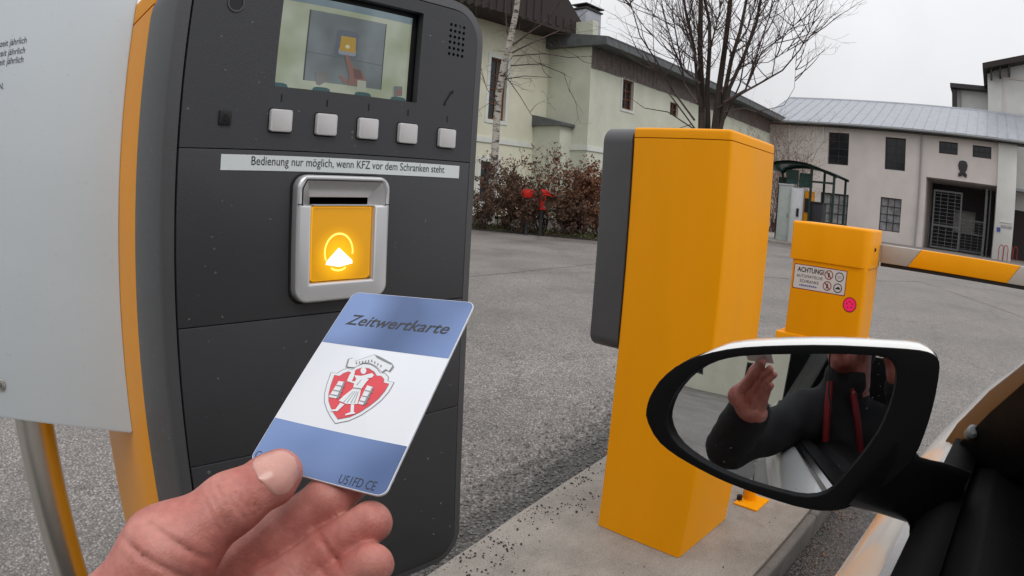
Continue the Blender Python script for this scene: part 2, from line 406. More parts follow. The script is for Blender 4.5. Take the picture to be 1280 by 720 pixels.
asphalt('crumbly', (0.030, 0.027, 0.025), (0.17, 0.158, 0.148), 0.36, 70)
def concrete(name, col):
    m = M(name, col, 0.75, var=0.10, vs=2.2, bump=0.35, bs=250)
    t = m.node_tree; b = next(n for n in t.nodes if n.type == 'BSDF_PRINCIPLED')
    g = N(t, 'ShaderNodeTexCoord'); sp = N(t, 'ShaderNodeTexNoise', i_Scale=160.0, i_Detail=3.0); t.links.new(g.outputs['Object'], sp.inputs['Vector'])
    st = N(t, 'ShaderNodeTexNoise', i_Scale=5.0, i_Detail=8.0, i_Roughness=0.7); t.links.new(g.outputs['Object'], st.inputs['Vector'])
    a = N(t, 'ShaderNodeMapRange'); a.inputs['From Min'].default_value = 0.3; a.inputs['From Max'].default_value = 0.7; a.inputs['To Min'].default_value = 0.78; a.inputs['To Max'].default_value = 1.15; t.links.new(sp.outputs[0], a.inputs['Value'])
    c = N(t, 'ShaderNodeMapRange'); c.inputs['From Min'].default_value = 0.3; c.inputs['From Max'].default_value = 0.62; c.inputs['To Min'].default_value = 0.68; c.inputs['To Max'].default_value = 1.08; t.links.new(st.outputs[0], c.inputs['Value'])
    mm = N(t, 'ShaderNodeMath', operation='MULTIPLY'); t.links.new(a.outputs[0], mm.inputs[0]); t.links.new(c.outputs[0], mm.inputs[1])
    src = b.inputs['Base Color'].links[0].from_socket
    sc = N(t, 'ShaderNodeVectorMath', operation='SCALE'); t.links.new(src, sc.inputs[0]); t.links.new(mm.outputs[0], sc.inputs['Scale']); t.links.new(sc.outputs[0], b.inputs['Base Color'])
    return m
concrete('concrete', (0.275, 0.252, 0.224))
concrete('kerbstone', (0.15, 0.14, 0.13))
def birch_mat():
    m, t, b = nt('birch')
    g = N(t, 'ShaderNodeTexCoord'); mp = N(t, 'ShaderNodeMapping'); mp.inputs['Scale'].default_value = (3, 3, 11); t.links.new(g.outputs['Object'], mp.inputs['Vector'])
    nz = N(t, 'ShaderNodeTexNoise', i_Scale=1.3, i_Detail=5.0, i_Roughness=0.65); t.links.new(mp.outputs[0], nz.inputs['Vector'])
    cr = N(t, 'ShaderNodeValToRGB'); e = cr.color_ramp.elements
    e[0].position = 0.40; e[0].color = (0.05, 0.04, 0.035, 1); e[1].position = 0.50; e[1].color = (0.46, 0.43, 0.38, 1)
    t.links.new(nz.outputs[0], cr.inputs[0]); t.links.new(cr.outputs[0], b.inputs['Base Color']); b.inputs['Roughness'].default_value = 0.8
birch_mat()
def skin_mat():
    m, t, b = nt('skin')
    g = N(t, 'ShaderNodeTexCoord')
    n1 = N(t, 'ShaderNodeTexNoise', i_Scale=55.0, i_Detail=4.0); t.links.new(g.outputs['Object'], n1.inputs['Vector'])
    n2 = N(t, 'ShaderNodeTexNoise', i_Scale=320.0, i_Detail=3.0); t.links.new(g.outputs['Object'], n2.inputs['Vector'])
    cr = N(t, 'ShaderNodeValToRGB'); e = cr.color_ramp.elements
    e[0].position = 0.32; e[0].color = (0.42, 0.130, 0.105, 1); e[1].position = 0.70; e[1].color = (0.57, 0.250, 0.205, 1)
    t.links.new(n1.outputs[0], cr.inputs[0])
    a = N(t, 'ShaderNodeMapRange'); a.inputs['From Min'].default_value = 0.3; a.inputs['From Max'].default_value = 0.7; a.inputs['To Min'].default_value = 0.90; a.inputs['To Max'].default_value = 1.08; t.links.new(n2.outputs[0], a.inputs['Value'])
    sc = N(t, 'ShaderNodeVectorMath', operation='SCALE'); t.links.new(cr.outputs[0], sc.inputs[0]); t.links.new(a.outputs[0], sc.inputs['Scale']); t.links.new(sc.outputs[0], b.inputs['Base Color'])
    b.inputs['Roughness'].default_value = 0.48; b.inputs['Specular IOR Level'].default_value = 0.4
    b.inputs['Subsurface Weight'].default_value = 0.22; b.inputs['Subsurface Radius'].default_value = (1.0, 0.32, 0.18); b.inputs['Subsurface Scale'].default_value = 0.0016
    v = N(t, 'ShaderNodeTexVoronoi', i_Scale=950.0); t.links.new(g.outputs['Object'], v.inputs['Vector'])
    w = N(t, 'ShaderNodeTexNoise', i_Scale=170.0, i_Detail=5.0, i_Roughness=0.65); t.links.new(g.outputs['Object'], w.inputs['Vector'])
    ad = N(t, 'ShaderNodeMath', operation='MULTIPLY_ADD'); ad.inputs[1].default_value = 0.25; t.links.new(v.outputs['Distance'], ad.inputs[0]); t.links.new(w.outputs[0], ad.inputs[2])
    bu = N(t, 'ShaderNodeBump', i_Strength=0.34, i_Distance=0.0010); t.links.new(ad.outputs[0], bu.inputs['Height']); t.links.new(bu.outputs[0], b.inputs['Normal'])
skin_mat()
M('nail', (0.60, 0.31, 0.255), 0.28, coat=0.3, var=0.05, vs=90, sss=0.2)
M('nailedge', (0.72, 0.60, 0.52), 0.35, var=0.05)
# ================================================================== SETTING
gz = GROUND
g = MB(); g.add([(-600, -600, gz), (900, -600, gz), (900, 900, gz), (-600, 900, gz)], [(0, 1, 2, 3)])
ground = g.obj('ground', MATS['asphalt'], kind='structure', label='grey weathered asphalt yard')
gut = [(-5, .466), (-5, -.5)]+[(x*.25-4.75, -.15+.22*math.sin(x*1.7)+.1*math.sin(x*4.1)) for x in range(0, 29)]+[(2.62, .05), (2.75, .25), (2.80, .466)]
obj('lane_gutter', plate(Fr((0, 0, gz+.004), (1, 0, 0), (0, 1, 0), (0, 0, 1)), gut, 0, 0), MATS['asphalt_lane'], kind='structure', label='wet dark asphalt lane beside the kerb')
# concrete island with a kerb along the lane; its far side widens slightly towards the barrier
FZ = Fr((0, 0, 0), (1, 0, 0), (0, 1, 0), (0, 0, 1))
def edge_y(x): return 1.262 + 0.172*(x-1.053)
isl = [(-1.6, 0.506), (4.3, 0.506), (4.3, edge_y(3.0)), (3.0, edge_y(3.0)), (2.2, 1.455), (1.9, 1.418), (1.53, 1.357), (1.05, 1.262), (0.4, 1.16), (-1.6, 1.0)]
island = obj('island', plate(FZ, isl, gz-.05, 0.0, bevel=0.012), MATS['concrete'], kind='structure', label='concrete island between the lanes')
for i in range(6):                       # kerb stones
    x0 = -1.6+i*0.985
    k = MB(); k.box(x0, x0+0.980, 0.462+rnd.uniform(-.002, .002), 0.503, gz-.05, 0.002+rnd.uniform(-.002, .002))
    k.obj('kerb_stone', MATS['kerbstone'], island, bevel=0.014, seg=3)
# crumbled strip along the far edge of the island
def ragged(w, amp, seed):
    r_ = random.Random(seed); ph = [r_.uniform(0, 6.28) for _ in range(6)]
    f = lambda x: sum(math.sin(x*k+p)/k**.7 for k, p in zip((1.3, 2.9, 6.1, 13, 29, 61), ph))
    return [(x*.12, edge_y(x*.12)+.02) for x in range(2, 40)]+[(x*.015, edge_y(x*.015)+w+amp*f(x*.015)+r_.uniform(-.012, .012)) for x in range(312, 16, -1)]
obj('worn_fringe', plate(Fr((0, 0, gz+.002), (1, 0, 0), (0, 1, 0), (0, 0, 1)), ragged(.40, .055, 3), 0, 0), MATS['crumbly_edge'], kind='structure', label='patchy grey fringe of worn asphalt by the island')
cs = ragged(.27, .05, 8)
L_ = [atz(*p, gz) for p in ((60, 470), (300, 398), (580, 347), (660, 339), (745, 330), (1000, 350), (1150, 352))]
far = [(p.x, p.y) for p in L_]+[(9, -3), (60, -30), (90, 40), (-40, 60), (-30, 12)]
obj('far_yard', plate(Fr((0, 0, gz+.004), (1, 0, 0), (0, 1, 0), (0, 0, 1)), far, 0, 0), MATS['asphalt_far'], kind='structure', label='smoother paler asphalt towards the buildings')
obj('worn_edge', plate(Fr((0, 0, gz+.004), (1, 0, 0), (0, 1, 0), (0, 0, 1)), cs, 0, 0), MATS['crumbly'], kind='structure', label='dark crumbled asphalt along the concrete island')
def stones(n, sampler, smin, smax, zb):
    m = MB()
    for _ in range(n):
        x, y = sampler(); r = smin+(smax-smin)*rnd.random()**2.2
        q = [Vector((rnd.gauss(0, 1), rnd.gauss(0, 1), rnd.gauss(0, 1))).normalized() for _ in range(3)]
        pts = [Vector((x, y, zb+r*.35))+Vector(d)*r*rnd.uniform(.7, 1.15) for d in ((1, .2, 0), (-1, -.1, .1), (.1, 1, 0), (-.1, -1, .1), (.2, .1, .75), (-.1, .1, -.5))]
        m.add(pts, [(0, 2, 4), (2, 1, 4), (1, 3, 4), (3, 0, 4), (2, 0, 5), (1, 2, 5), (3, 1, 5), (0, 3, 5)])
    return m
def s_strip():
    x = rnd.uniform(0.3, 4.0); return x, edge_y(x)+0.03+abs(rnd.gauss(0, .24))
o = stones(6500, s_strip, .0025, .011, gz+.004).obj('gravel', MATS['stone1'], smooth=False); tag(o, 'loose grey gravel scattered along the island edge', 'gravel', kind='stuff')
clus = [(rnd.uniform(.9, 2.5), abs(rnd.gauss(0, .13)), rnd.uniform(.02, .09)) for _ in range(26)]
def s_isl():
    if rnd.random() < .35: x = rnd.uniform(0.9, 2.6); return x, edge_y(x)-abs(rnd.gauss(0, .07))-.008
    cx0, cd, cs0 = rnd.choice(clus); x = cx0+rnd.gauss(0, cs0); return x, edge_y(x)-.01-abs(cd+rnd.gauss(0, cs0*.7))
o = stones(520, s_isl, .0018, .0065, 0.0).obj('crumbs', MATS['crumb'], smooth=False); tag(o, 'black asphalt crumbs strewn over the concrete island', 'crumbs', kind='stuff')
def s_isl2(): return rnd.uniform(.8, 3.2), rnd.uniform(.56, 1.3)
o = stones(150, s_isl2, .0015, .004, 0.0).obj('grit', MATS['crumb'], smooth=False); tag(o, 'fine dark grit lying on the concrete island', 'grit', kind='stuff')
def s_lane():
    return rnd.uniform(1.3, 4.5), 0.46-abs(rnd.gauss(0, .10))
o = stones(420, s_lane, .002, .008, gz+.006).obj('lane_grit', MATS['paleleaf'], smooth=False); tag(o, 'brown leaf litter and grit in the lane gutter', 'litter', kind='stuff')
o = stones(500, s_lane, .002, .007, gz+.006).obj('gutter_gravel', MATS['stone1'], smooth=False); tag(o, 'grey grit lying in the lane gutter', 'grit', kind='stuff')
def s_yard():
    return rnd.uniform(-0.6, 7), rnd.uniform(1.4, 9)
o = stones(2500, s_yard, .002, .006, gz+.001).obj('yard_grit', MATS['stone1'], smooth=False); tag(o, 'sparse grit on the asphalt yard', 'grit', kind='stuff')

# ------------------------------------------------------------------ windows and walls
def window(parent, F, a0, a1, b0, b1, frame_m, pane_m, nx=2, ny=3, fw=0.07, mw=0.035, depth=-0.12, surround=None, sill=None):
    """Window as a part of a building: frame with muntins, panes and sill as sub-parts."""
    m = MB()
    m.fbox(F, a0, a0+fw, b0, b1, depth-.04, depth+.04); m.fbox(F, a1-fw, a1, b0, b1, depth-.04, depth+.04)
    m.fbox(F, a0+fw, a1-fw, b0, b0+fw, depth-.04, depth+.04); m.fbox(F, a0+fw, a1-fw, b1-fw, b1, depth-.04, depth+.04)
    w = m.obj('window', MATS[frame_m], parent)
    mm = MB()
    xs = [a0+fw+(a1-a0-2*fw)*i/nx for i in range(nx+1)]; ys = [b0+fw+(b1-b0-2*fw)*i/ny for i in range(ny+1)]
    for x in xs[1:-1]: mm.fbox(F, x-mw/2, x+mw/2, b0+fw, b1-fw, depth-.02, depth+.025)
    for y in ys[1:-1]: mm.fbox(F, a0+fw, a1-fw, y-mw/2, y+mw/2, depth-.018, depth+.022)
    if mm.v: mm.obj('muntins', MATS[frame_m], w)
    for i in range(nx):
        for j in range(ny):
            p = MB(); p.fbox(F, xs[i]+.002, xs[i+1]-.002, ys[j]+.002, ys[j+1]-.002, depth-.015, depth-.008-.004*rnd.random()); p.obj('pane', MATS[pane_m], w)
    if surround:
        s = MB(); t = surround[1]
        s.fbox(F, a0-t, a0, b0-t, b1+t, 0.0, .03); s.fbox(F, a1, a1+t, b0-t, b1+t, 0.0, .03)
        s.fbox(F, a0, a1, b1, b1+t, 0.0, .03); s.fbox(F, a0, a1, b0-t, b0, 0.0, .035)
        s.obj('surround', MATS[surround[0]], w)
    return w
def rect(a0, a1, b0, b1): return [(a0, b0), (a1, b0), (a1, b1), (a0, b1)]

# ------------------------------------------------------------------ long pale building at the end of the yard (faces the lane)
X0 = 45.2
FR = Fr((X0, 0, 0), (0, -1, 0), (0, 0, 1), (-1, 0, 0))     # a runs to the right in the picture
def fa(px, py): return FR.px(px, py)
rb = thing('factory_building', 'long two-storey pinkish grey building with seamed metal roof and gateway', 'building', (X0, 6, gz))
aL, aR = -17.2, fa(1271, 180)[0]
ev = 7.75
def win_rect(tl, br): (a0, b1), (a1, b0) = fa(*tl), fa(*br); return [a0, a1, b0, b1]
up1, up2 = win_rect((1036, 165), (1060, 207)), win_rect((1107, 171), (1131, 214))
sm1, sm2 = win_rect((1174, 176), (1197, 194)), win_rect((1216, 181), (1239, 199))
lo1, lo2 = win_rect((1026, 240), (1058, 283)), win_rect((1101, 246), (1124, 291))
ga0, gb1 = fa(1158, 221); ga1, _ = fa(1246, 232)
holes = [rect(*w) for w in (up1, up2, sm1, sm2, lo1, lo2)]
wallo = rect(aL, ga0, gz-.2, ev)
obj('wall', plate(FR, wallo, -.45, 0, holes=[h for h in holes if h[1][0] < ga0]), MATS['plaster_pink'], rb)
obj('wall', plate(FR, rect(ga0+.001, aR, gb1, ev), -.45, 0, holes=[h for h in holes if h[0][0] > ga0]), MATS['plaster_pink'], rb)
m = MB(); m.fbox(FR, ga1+.02, aR+.02, gz-.2, ev-.02, -.5, .28); m.obj('pilaster', MATS['plaster_white'], rb, bevel=.03)
for w in (up1, up2): window(rb, FR, *w, 'darkframe', 'glassdark', 2, 4, .08, .04, -.2)
for w in (sm1, sm2): window(rb, FR, *w, 'darkframe', 'glassdark', 3, 2, .06, .04, -.2)
window(rb, FR, *lo1, 'darkframe', 'glasspale', 3, 3, .12, .06, -.2)
window(rb, FR, *lo2, 'darkframe', 'glasspale', 3, 4, .06, .05, -.2)
# gateway passage
m = MB(); m.fbox(FR, ga0-.3, ga0, gz-.2, gb1, -5.5, -.46); m.fbox(FR, ga1, ga1+.3, gz-.2, gb1, -5.5, -.52); m.fbox(FR, ga0-.3, ga1+.3, gb1+.001, gb1+.3, -5.5, -.46)
m.obj('passage', MATS['plaster_pink'], rb)
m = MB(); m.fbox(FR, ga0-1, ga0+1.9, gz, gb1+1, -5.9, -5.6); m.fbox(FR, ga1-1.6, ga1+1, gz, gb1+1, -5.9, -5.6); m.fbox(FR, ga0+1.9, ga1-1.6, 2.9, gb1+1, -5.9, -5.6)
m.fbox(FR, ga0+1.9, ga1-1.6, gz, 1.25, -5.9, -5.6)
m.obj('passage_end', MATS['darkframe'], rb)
m = MB(); m.fbox(FR, ga0+1.95, ga1-1.65, 1.25, 2.9, -6.6, -6.5); m.obj('passage_light_panel', MATS['plaster_white'], rb)  # white panel stands in for the light at the passage's far end
def gate_leaf(a0, a1, b0, b1, c, nb, mid):
    f = MB()
    f.fbox(FR, a0, a0+.12, b0, b1, c, c+.08); f.fbox(FR, a1-.12, a1, b0, b1, c, c+.08); f.fbox(FR, a0+.12, a1-.12, b1-.12, b1, c, c+.08); f.fbox(FR, a0+.12, a1-.12, b0, b0+.12, c, c+.08); f.fbox(FR, a0+.12, a1-.12, mid, mid+.1, c, c+.08)
    L = f.obj('gate_leaf', MATS['gatemetal'], rb)
    n = int((b1-b0)/nb)
    for i in range(1, n):
        z = b0+(b1-b0)*i/n
        b = MB(); b.fbox(FR, a0+.12, a1-.12, z-.014, z+.014, c+.02, c+.06); b.obj('bar', MATS['gatemetal'], L)
    for i in range(1, 4):
        a = a0+(a1-a0)*i/4
        b = MB(); b.fbox(FR, a-.02, a+.02, b0+.12, b1-.12, c-.01, c+.015); b.obj('upright', MATS['gatemetal'], L)
g1, g2 = fa(1166, 235), fa(1197, 312); gate_leaf(g1[0], g2[0], gz+.1, g1[1], -1.2, .24, 1.5)
g1, g2 = fa(1199, 272), fa(1229, 312); gate_leaf(g1[0], g2[0], gz+.1, g1[1], -2.2, .2, 1.2)
m = MB(); a = fa(1232, 240)[0]; m.fbox(FR, a, a+.18, gz, gb1-.2, -1.0, -.85); m.fbox(FR, a+.35, a+.45, gz, gb1-.2, -1.4, -1.3); m.obj('gate_post', MATS['gatemetal'], rb)
# crest above the gate
ca, cb = fa(1203.5, 211)
m = MB(); sh = [(0, .56), (.26, .5), (.36, .25), (.3, -.05), (.18, -.2), (.34, -.38), (.3, -.56), (.1, -.5), (0, -.42), (-.1, -.5), (-.3, -.56), (-.34, -.38), (-.18, -.2), (-.3, -.05), (-.36, .25), (-.26, .5)]
obj('crest', plate(FR, [(ca+x, cb+y) for x, y in sh], .0, .10, bevel=.03), MATS['darkframe'], rb)
# downpipes
for px, pt, pb, r, mt in ((1152, 165, 307, .07, 'pipegrey'), (955.5, 150, 200, .05, 'band'), (988, 152, 178, .05, 'band'), (1030, 155, 176, .05, 'band')):
    a, b1 = fa(px, pt); _, b0 = fa(px, pb)
    m = MB(); m.tube([FR.p(a, ev+.05, .30), FR.p(a, ev-.3, .12), FR.p(a, b0 if mt == 'band' else gz, .12)], r, 8); m.obj('downpipe', MATS[mt], rb)
# small notice boards on the pilaster
for (x0, y0, x1, y1), mt in (((1250, 276, 1265, 280), 'stickerwhite'), ((1251, 281, 1265, 286), 'pipegrey'), ((1246, 284, 1250, 290), 'stickerblue')):
    a0, b1 = fa(x0, y0); a1, b0 = fa(x1, y1); m = MB(); m.fbox(FR, a0, a1, b0, b1, .29, .33); m.obj('notice_board', MATS[mt], rb)
# roof: seamed metal panels between eave and ridge
rx, rz = 6.6, 10.75
roof = MB(); roof.add([FR.p(aL-.6, ev-.02, .62), FR.p(aR+.9, ev-.02, .62), FR.p(aR+.9, rz-.05, -rx), FR.p(aL-.6, rz-.05, -rx), FR.p(aR+.9, ev-.12, -2*rx), FR.p(aL-.6, ev-.12, -2*rx)], [(0, 1, 2, 3), (3, 2, 4, 5)])
ro = roof.obj('roof', MATS['zincdark'], rb, fix=False)
npan = 26; pw = (aR+.9-aL+.6)/npan; dz = rz-ev; dl = math.hypot(rx+.62, dz)
FP = Fr(FR.p(aL-.6, ev, .66), FR.a, (FR.n*-(rx+.62)+Vector((0, 0, dz))))
for i in range(npan):
    p = MB(); p.fbox(FP, i*pw+.02, (i+1)*pw-.02, 0, dl, 0.0, .04+rnd.uniform(0, .015)); p.obj('roof_panel', MATS['zinc'], ro)
    p = MB(); p.fbox(FP, i*pw-.018, i*pw+.018, 0, dl, 0.0, .075); p.obj('seam', MATS['zinc'], ro)
p = MB(); p.tube([FR.p(aL-.6, ev-.08, .74), FR.p(aR+.9, ev-.08, .74)], .09, 8); p.obj('gutter', MATS['gutter'], rb)
p = MB(); p.tube([FR.p(aL-.6, rz+.02, -rx), FR.p(aR+.9, rz+.02, -rx)], .14, 8); p.obj('ridge_cap', MATS['zinc'], ro)
p = MB(); p.fbox(FR, aL-.5, aR+.8, ev-.22, ev-.05, -.4, .60); p.obj('eave_soffit', MATS['darkframe'], rb)

# ------------------------------------------------------------------ pale green building along the left of the yard
YA, YC = 19.3, 16.85
xc = 22.3
lb = thing('green_building', 'pale green rendered building with dark wooden eaves beyond the hedge', 'building', (xc, YC, gz))
FA = Fr((0, YA, 0), (1, 0, 0), (0, 0, 1), (0, -1, 0)); FC = Fr((0, YC, 0), (1, 0, 0), (0, 0, 1), (0, -1, 0)); FB = Fr((xc, 0, 0), (0, -1, 0), (0, 0, 1), (-1, 0, 0))
def wr(F, tl, br): (a0, b1), (a1, b0) = F.px(*tl), F.px(*br); return [a0, a1, b0, b1]
wA = wr(FA, (614, 71), (625, 151)); wA[1] = wA[0]+1.02; wA2 = wr(FA, (601, 201), (610, 252)); wA2[1] = wA2[0]+.95
zA = 9.0; zC = 7.75
bandA = FA.px(640, 179)[1]
obj('wall', plate(FA, rect(4, xc+.3, gz-.2, zA), -.4, 0, holes=[rect(*wA), rect(*wA2)]), MATS['plaster_light'], lb)
obj('wall', plate(FB, rect(-YA, -YC, gz-.2, zA), -.4, 0), MATS['plaster_green'], lb)
wC = wr(FC, (778.5, 98), (790, 139)); wC2 = wr(FC, (838, 127), (846, 146)); wC[1] = wC[0]+.95; wC2[1] = wC2[0]+.9
obj('wall', plate(FC, rect(xc+.402, X0-.5, gz-.2, zC), -.4, 0, holes=[rect(*wC), rect(*wC2)]), MATS['plaster_green'], lb)
window(lb, FA, *wA, 'brownframe', 'glassdark', 2, 4, .09, .05, -.16, surround=('band', .16))
window(lb, FA, *wA2, 'darkframe', 'glassdark', 2, 3, .09, .04, -.16, surround=('band', .2))
window(lb, FC, *wC, 'brownframe', 'glassdark', 2, 3, .09, .05, -.16, surround=('whiteframe', .12))
window(lb, FC, *wC2, 'brownframe', 'glassdark', 2, 2, .08, .05, -.16)
m = MB(); m.fbox(FA, 4, xc-.05, bandA-.1, bandA+.12, 0, .05); m.obj('string_course', MATS['band'], lb)
m = MB(); m.fbox(FB, -YA+.06, -YC+.05, bandA-.1, bandA+.12, 0, .05); m.obj('string_course', MATS['band'], lb)
m = MB(); m.fbox(FC, xc-.03, X0-.5, bandA-.1, bandA+.12, 0, .05); m.obj('string_course', MATS['band'], lb)
# low projecting bay with a sheet-metal ledge in the corner
bl = 3.55
m = MB(); m.box(xc-.80, xc-.001, YC+.9, YA-.001, gz-.2, bl+.55); m.obj('corner_bay', MATS['plaster_green'], lb)
m = MB(); m.add([(xc-.95, YC+.72, bl+.62), (xc-.002, YC+.72, bl+.62), (xc-.002, YA-.002, bl+1.0), (xc-.95, YA-.002, bl+1.0), (xc-.95, YC+.72, bl+.5), (xc-.002, YC+.72, bl+.5), (xc-.002, YA-.002, bl+.5), (xc-.95, YA-.002, bl+.5)], [(0, 1, 2, 3), (0, 4, 5, 1), (1, 5, 6, 2), (2, 6, 7, 3), (3, 7, 4, 0), (4, 7, 6, 5)])
m.obj('bay_ledge', MATS['slate'], lb)
# boards under the long wing's eave, their dark colour standing for its shade
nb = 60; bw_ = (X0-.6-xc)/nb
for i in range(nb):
    p = MB(); p.fbox(FC, xc+.01+i*bw_, xc+.01+(i+1)*bw_-.025, zC-1.0+.03*rnd.random(), zC-.02, .004, .03+.012*rnd.random()); p.obj('eave_shade_board', MATS['eaveshade'], lb)
# roofs
m = MB(); m.add([(xc-.3, YC-1.0, zC-.05), (X0+.8, YC-1.0, zC-.05), (X0+.8, YC-1.0, zC+.33), (xc-.3, YC-1.0, zC+.33), (xc-.3, YC+5, zC+.15), (X0+.8, YC+5, zC+.15), (X0+.8, YC+5, zC+1.2), (xc-.3, YC+5, zC+1.2)], [(0, 1, 2, 3), (0, 4, 5, 1), (3, 2, 6, 7), (0, 3, 7, 4), (1, 5, 6, 2), (4, 7, 6, 5)])
rC = m.obj('roof', MATS['slate'], lb)
for i in range(24):
    x = xc-.2+i*.97; p = MB(); p.add([(x, YC-1.02, zC+.34), (x+.94, YC-1.02, zC+.34), (x+.94, YC+2.2, zC+.84), (x, YC+2.2, zC+.84), (x, YC-1.02, zC+.28), (x+.94, YC-1.02, zC+.28), (x+.94, YC+2.2, zC+.78), (x, YC+2.2, zC+.78)], [(0, 1, 2, 3), (0, 4, 5, 1), (1, 5, 6, 2), (2, 6, 7, 3), (3, 7, 4, 0), (4, 7, 6, 5)])
    p.obj('roof_sheet', MATS['slate'], rC)
# big wooden gable roof over the front block: soffit boards, fascia
sA0, sA1 = FA.px(600, 9), FA.px(696, 38)
FO = Fr((0, YA-1.5, 0), (1, 0, 0), (0, 0, 1), (0, -1, 0))
gab = [FO.px(*p) for p in ((470, -22), (588, 3), (650, 22), (700, 39), (738, 47), (709, -4), (690, -40), (600, -70), (470, -90))]
rA = obj('roof', plate(FO, gab, -2.4, 0), MATS['oldwood'], lb, label='dark wooden gable roof with deep overhang')
for i in range(26):                                  # boards of the gable front
    a_ = FO.px(480+i*9.4, 0)[0]; zlo = FO.px(480+i*9.4+4, -19+(i*9.4+4)*.245)[1]
    p = MB(); p.fbox(FO, a_, a_+.20, zlo+.05, zlo+(1.3 if i < 22 else .5), .003, .03+.01*rnd.random()); p.obj('gable_board', MATS['oldwood'], rA)
# metal chimney
c0 = aty(731, 44, YC+1.5); c1 = aty(752, 12, YC+1.5); cw = c1.x-c0.x
m = MB(); m.box(c0.x, c1.x, YC+1.5, YC+2.2, zC-.2, c1.z-.28); ch = m.obj('chimney', MATS['zinc'], rC, bevel=.03)
m = MB(); m.box(c0.x-.06, c1.x+.06, YC+1.44, YC+2.26, c1.z-.27, c1.z-.19); m.box(c0.x+.1, c1.x-.1, YC+1.55, YC+2.1, c1.z-.185, c1.z-.06); m.box(c0.x-.1, c1.x+.1, YC+1.4, YC+2.3, c1.z-.055, c1.z); m.obj('chimney_cap', MATS['darkframe'], rC)

# ------------------------------------------------------------------ tall white house behind the right end, and a stair tower
XG = 52.0
FG = Fr((XG, 0, 0), (0, -1, 0), (0, 0, 1), (-1, 0, 0))
hb = thing('white_house', 'tall white gabled house with deep dark eaves at the right edge', 'house', (XG, -4, gz))
e0 = FG.px(1232, 86); e1 = FG.px(1283, 74)
bl0 = FG.px(1231, 140)[0]
obj('wall', plate(FG, [(bl0+.3, gz-.2), (bl0+14, gz-.2), (bl0+14, e1[1]+2.2), (e1[0], e1[1]+.2), (bl0+.3, e0[1]-.4)], -6, 0), MATS['plaster_white'], hb)
m = MB()
r0 = FG.p(e0[0]-.25, e0[1]+.12, 1.3); r1 = FG.p(e0[0]+8, e0[1]+2.35, 1.3)
m.add([r0, r1, r1+Vector((8, 0, 0)), r0+Vector((8, 0, 0)), r0-Vector((0, 0, .45)), r1-Vector((0, 0, .45)), r1+Vector((8, 0, -.45)), r0+Vector((8, 0, -.45))], [(0, 1, 2, 3), (0, 4, 5, 1), (1, 5, 6, 2), (2, 6, 7, 3), (3, 7, 4, 0), (4, 7, 6, 5)])
m.obj('roof', MATS['oldwood'], hb)
for k in range(3):
    q = FG.px(1244+k*3, 100+k*2); b = MB(); b.fbox(FG, e0[0]+.4+k*.8, e0[0]+.55+k*.8, e0[1]-.9+k*.2, e0[1]-.1+k*.2, .01, 1.1); b.obj('bracket', MATS['oldwood'], hb)
a0, b1 = FG.px(1253, 96)
m = MB(); m.fbox(FG, a0, a0+.14, 5, b1, .01, .08); m.fbox(FG, a0+.14, a0+8, b1-.14, b1, .01, .08); m.obj('facade_frame', MATS['plaster_pink'], hb)
q0 = FG.px(1267, 240); m = MB(); m.fbox(FG, q0[0], q0[0]+5, q0[1], q0[1]+.18, .01, 1.8); m.obj('canopy', MATS['zinc'], hb)
q0 = FG.px(1266, 262); m = MB(); m.fbox(FG, q0[0], q0[0]+5, gz, q0[1], .01, .06); m.obj('garage_door', MATS['oldwood'], hb)
XT = 58.0; FT = Fr((XT, 0, 0), (0, -1, 0), (0, 0, 1), (-1, 0, 0))
t0 = FT.px(1196, 110); t1 = FT.px(1228, 140)
tb = thing('stair_tower', 'small pale tower block with flat dark roof rising behind the metal roof', 'tower', (XT, 2, gz))
m = MB(); m.fbox(FT, t0[0], t1[0]+1.5, gz, t0[1]-.15, -4, 0); m.obj('wall', MATS['plaster_white'], tb)
m = MB(); m.fbox(FT, t0[0]-.6, t1[0]+1.5, t0[1]-.14, t0[1]+.25, -4.5, .8); m.obj('roof', MATS['darkframe'], tb)
m = MB(); m.fbox(FT, t0[0]-.45, t0[0]-.02, t1[1]-3, t0[1]-.16, -.6, .5); m.obj('corner_post', MATS['darkframe'], tb)
m = MB(); m.tube([FT.p(t0[0]+.35, t0[1]-.15, .1), FT.p(t0[0]+.35, t1[1]-2, .1)], .07, 6); m.obj('downpipe', MATS['pipegrey'], tb)

# beige house behind the car: seen only in the door mirror
XH = -24.0; FHh = Fr((XH, 0, 0), (0, 1, 0), (0, 0, 1), (1, 0, 0))
bh = thing('beige_house', 'long beige house behind the car, visible only in the mirror', 'house', (XH, 8, gz))
hw_ = [[a, a+1.1, z, z+1.5] for a in (-8, -4, 0, 4, 8, 12, 16, 20, 24) for z in (.9, 4.0)]
obj('wall', plate(FHh, rect(-12, 30, gz-.2, 7.2), -.4, 0, holes=[rect(*w) for w in hw_]), MATS['plaster_light'], bh)
for w in hw_: window(bh, FHh, *w, 'darkframe', 'glassdark', 2, 2, .08, .04, -.16)
m = MB(); m.add([FHh.p(-12.6, 7.1, .8), FHh.p(30.6, 7.1, .8), FHh.p(30.6, 10.5, -6), FHh.p(-12.6, 10.5, -6), FHh.p(-12.6, 6.9, .8), FHh.p(30.6, 6.9, .8), FHh.p(30.6, 10.3, -6), FHh.p(-12.6, 10.3, -6)], [(0, 1, 2, 3), (0, 4, 5, 1), (1, 5, 6, 2), (2, 6, 7, 3), (3, 7, 4, 0), (4, 7, 6, 5)]); m.obj('roof', MATS['slate'], bh)
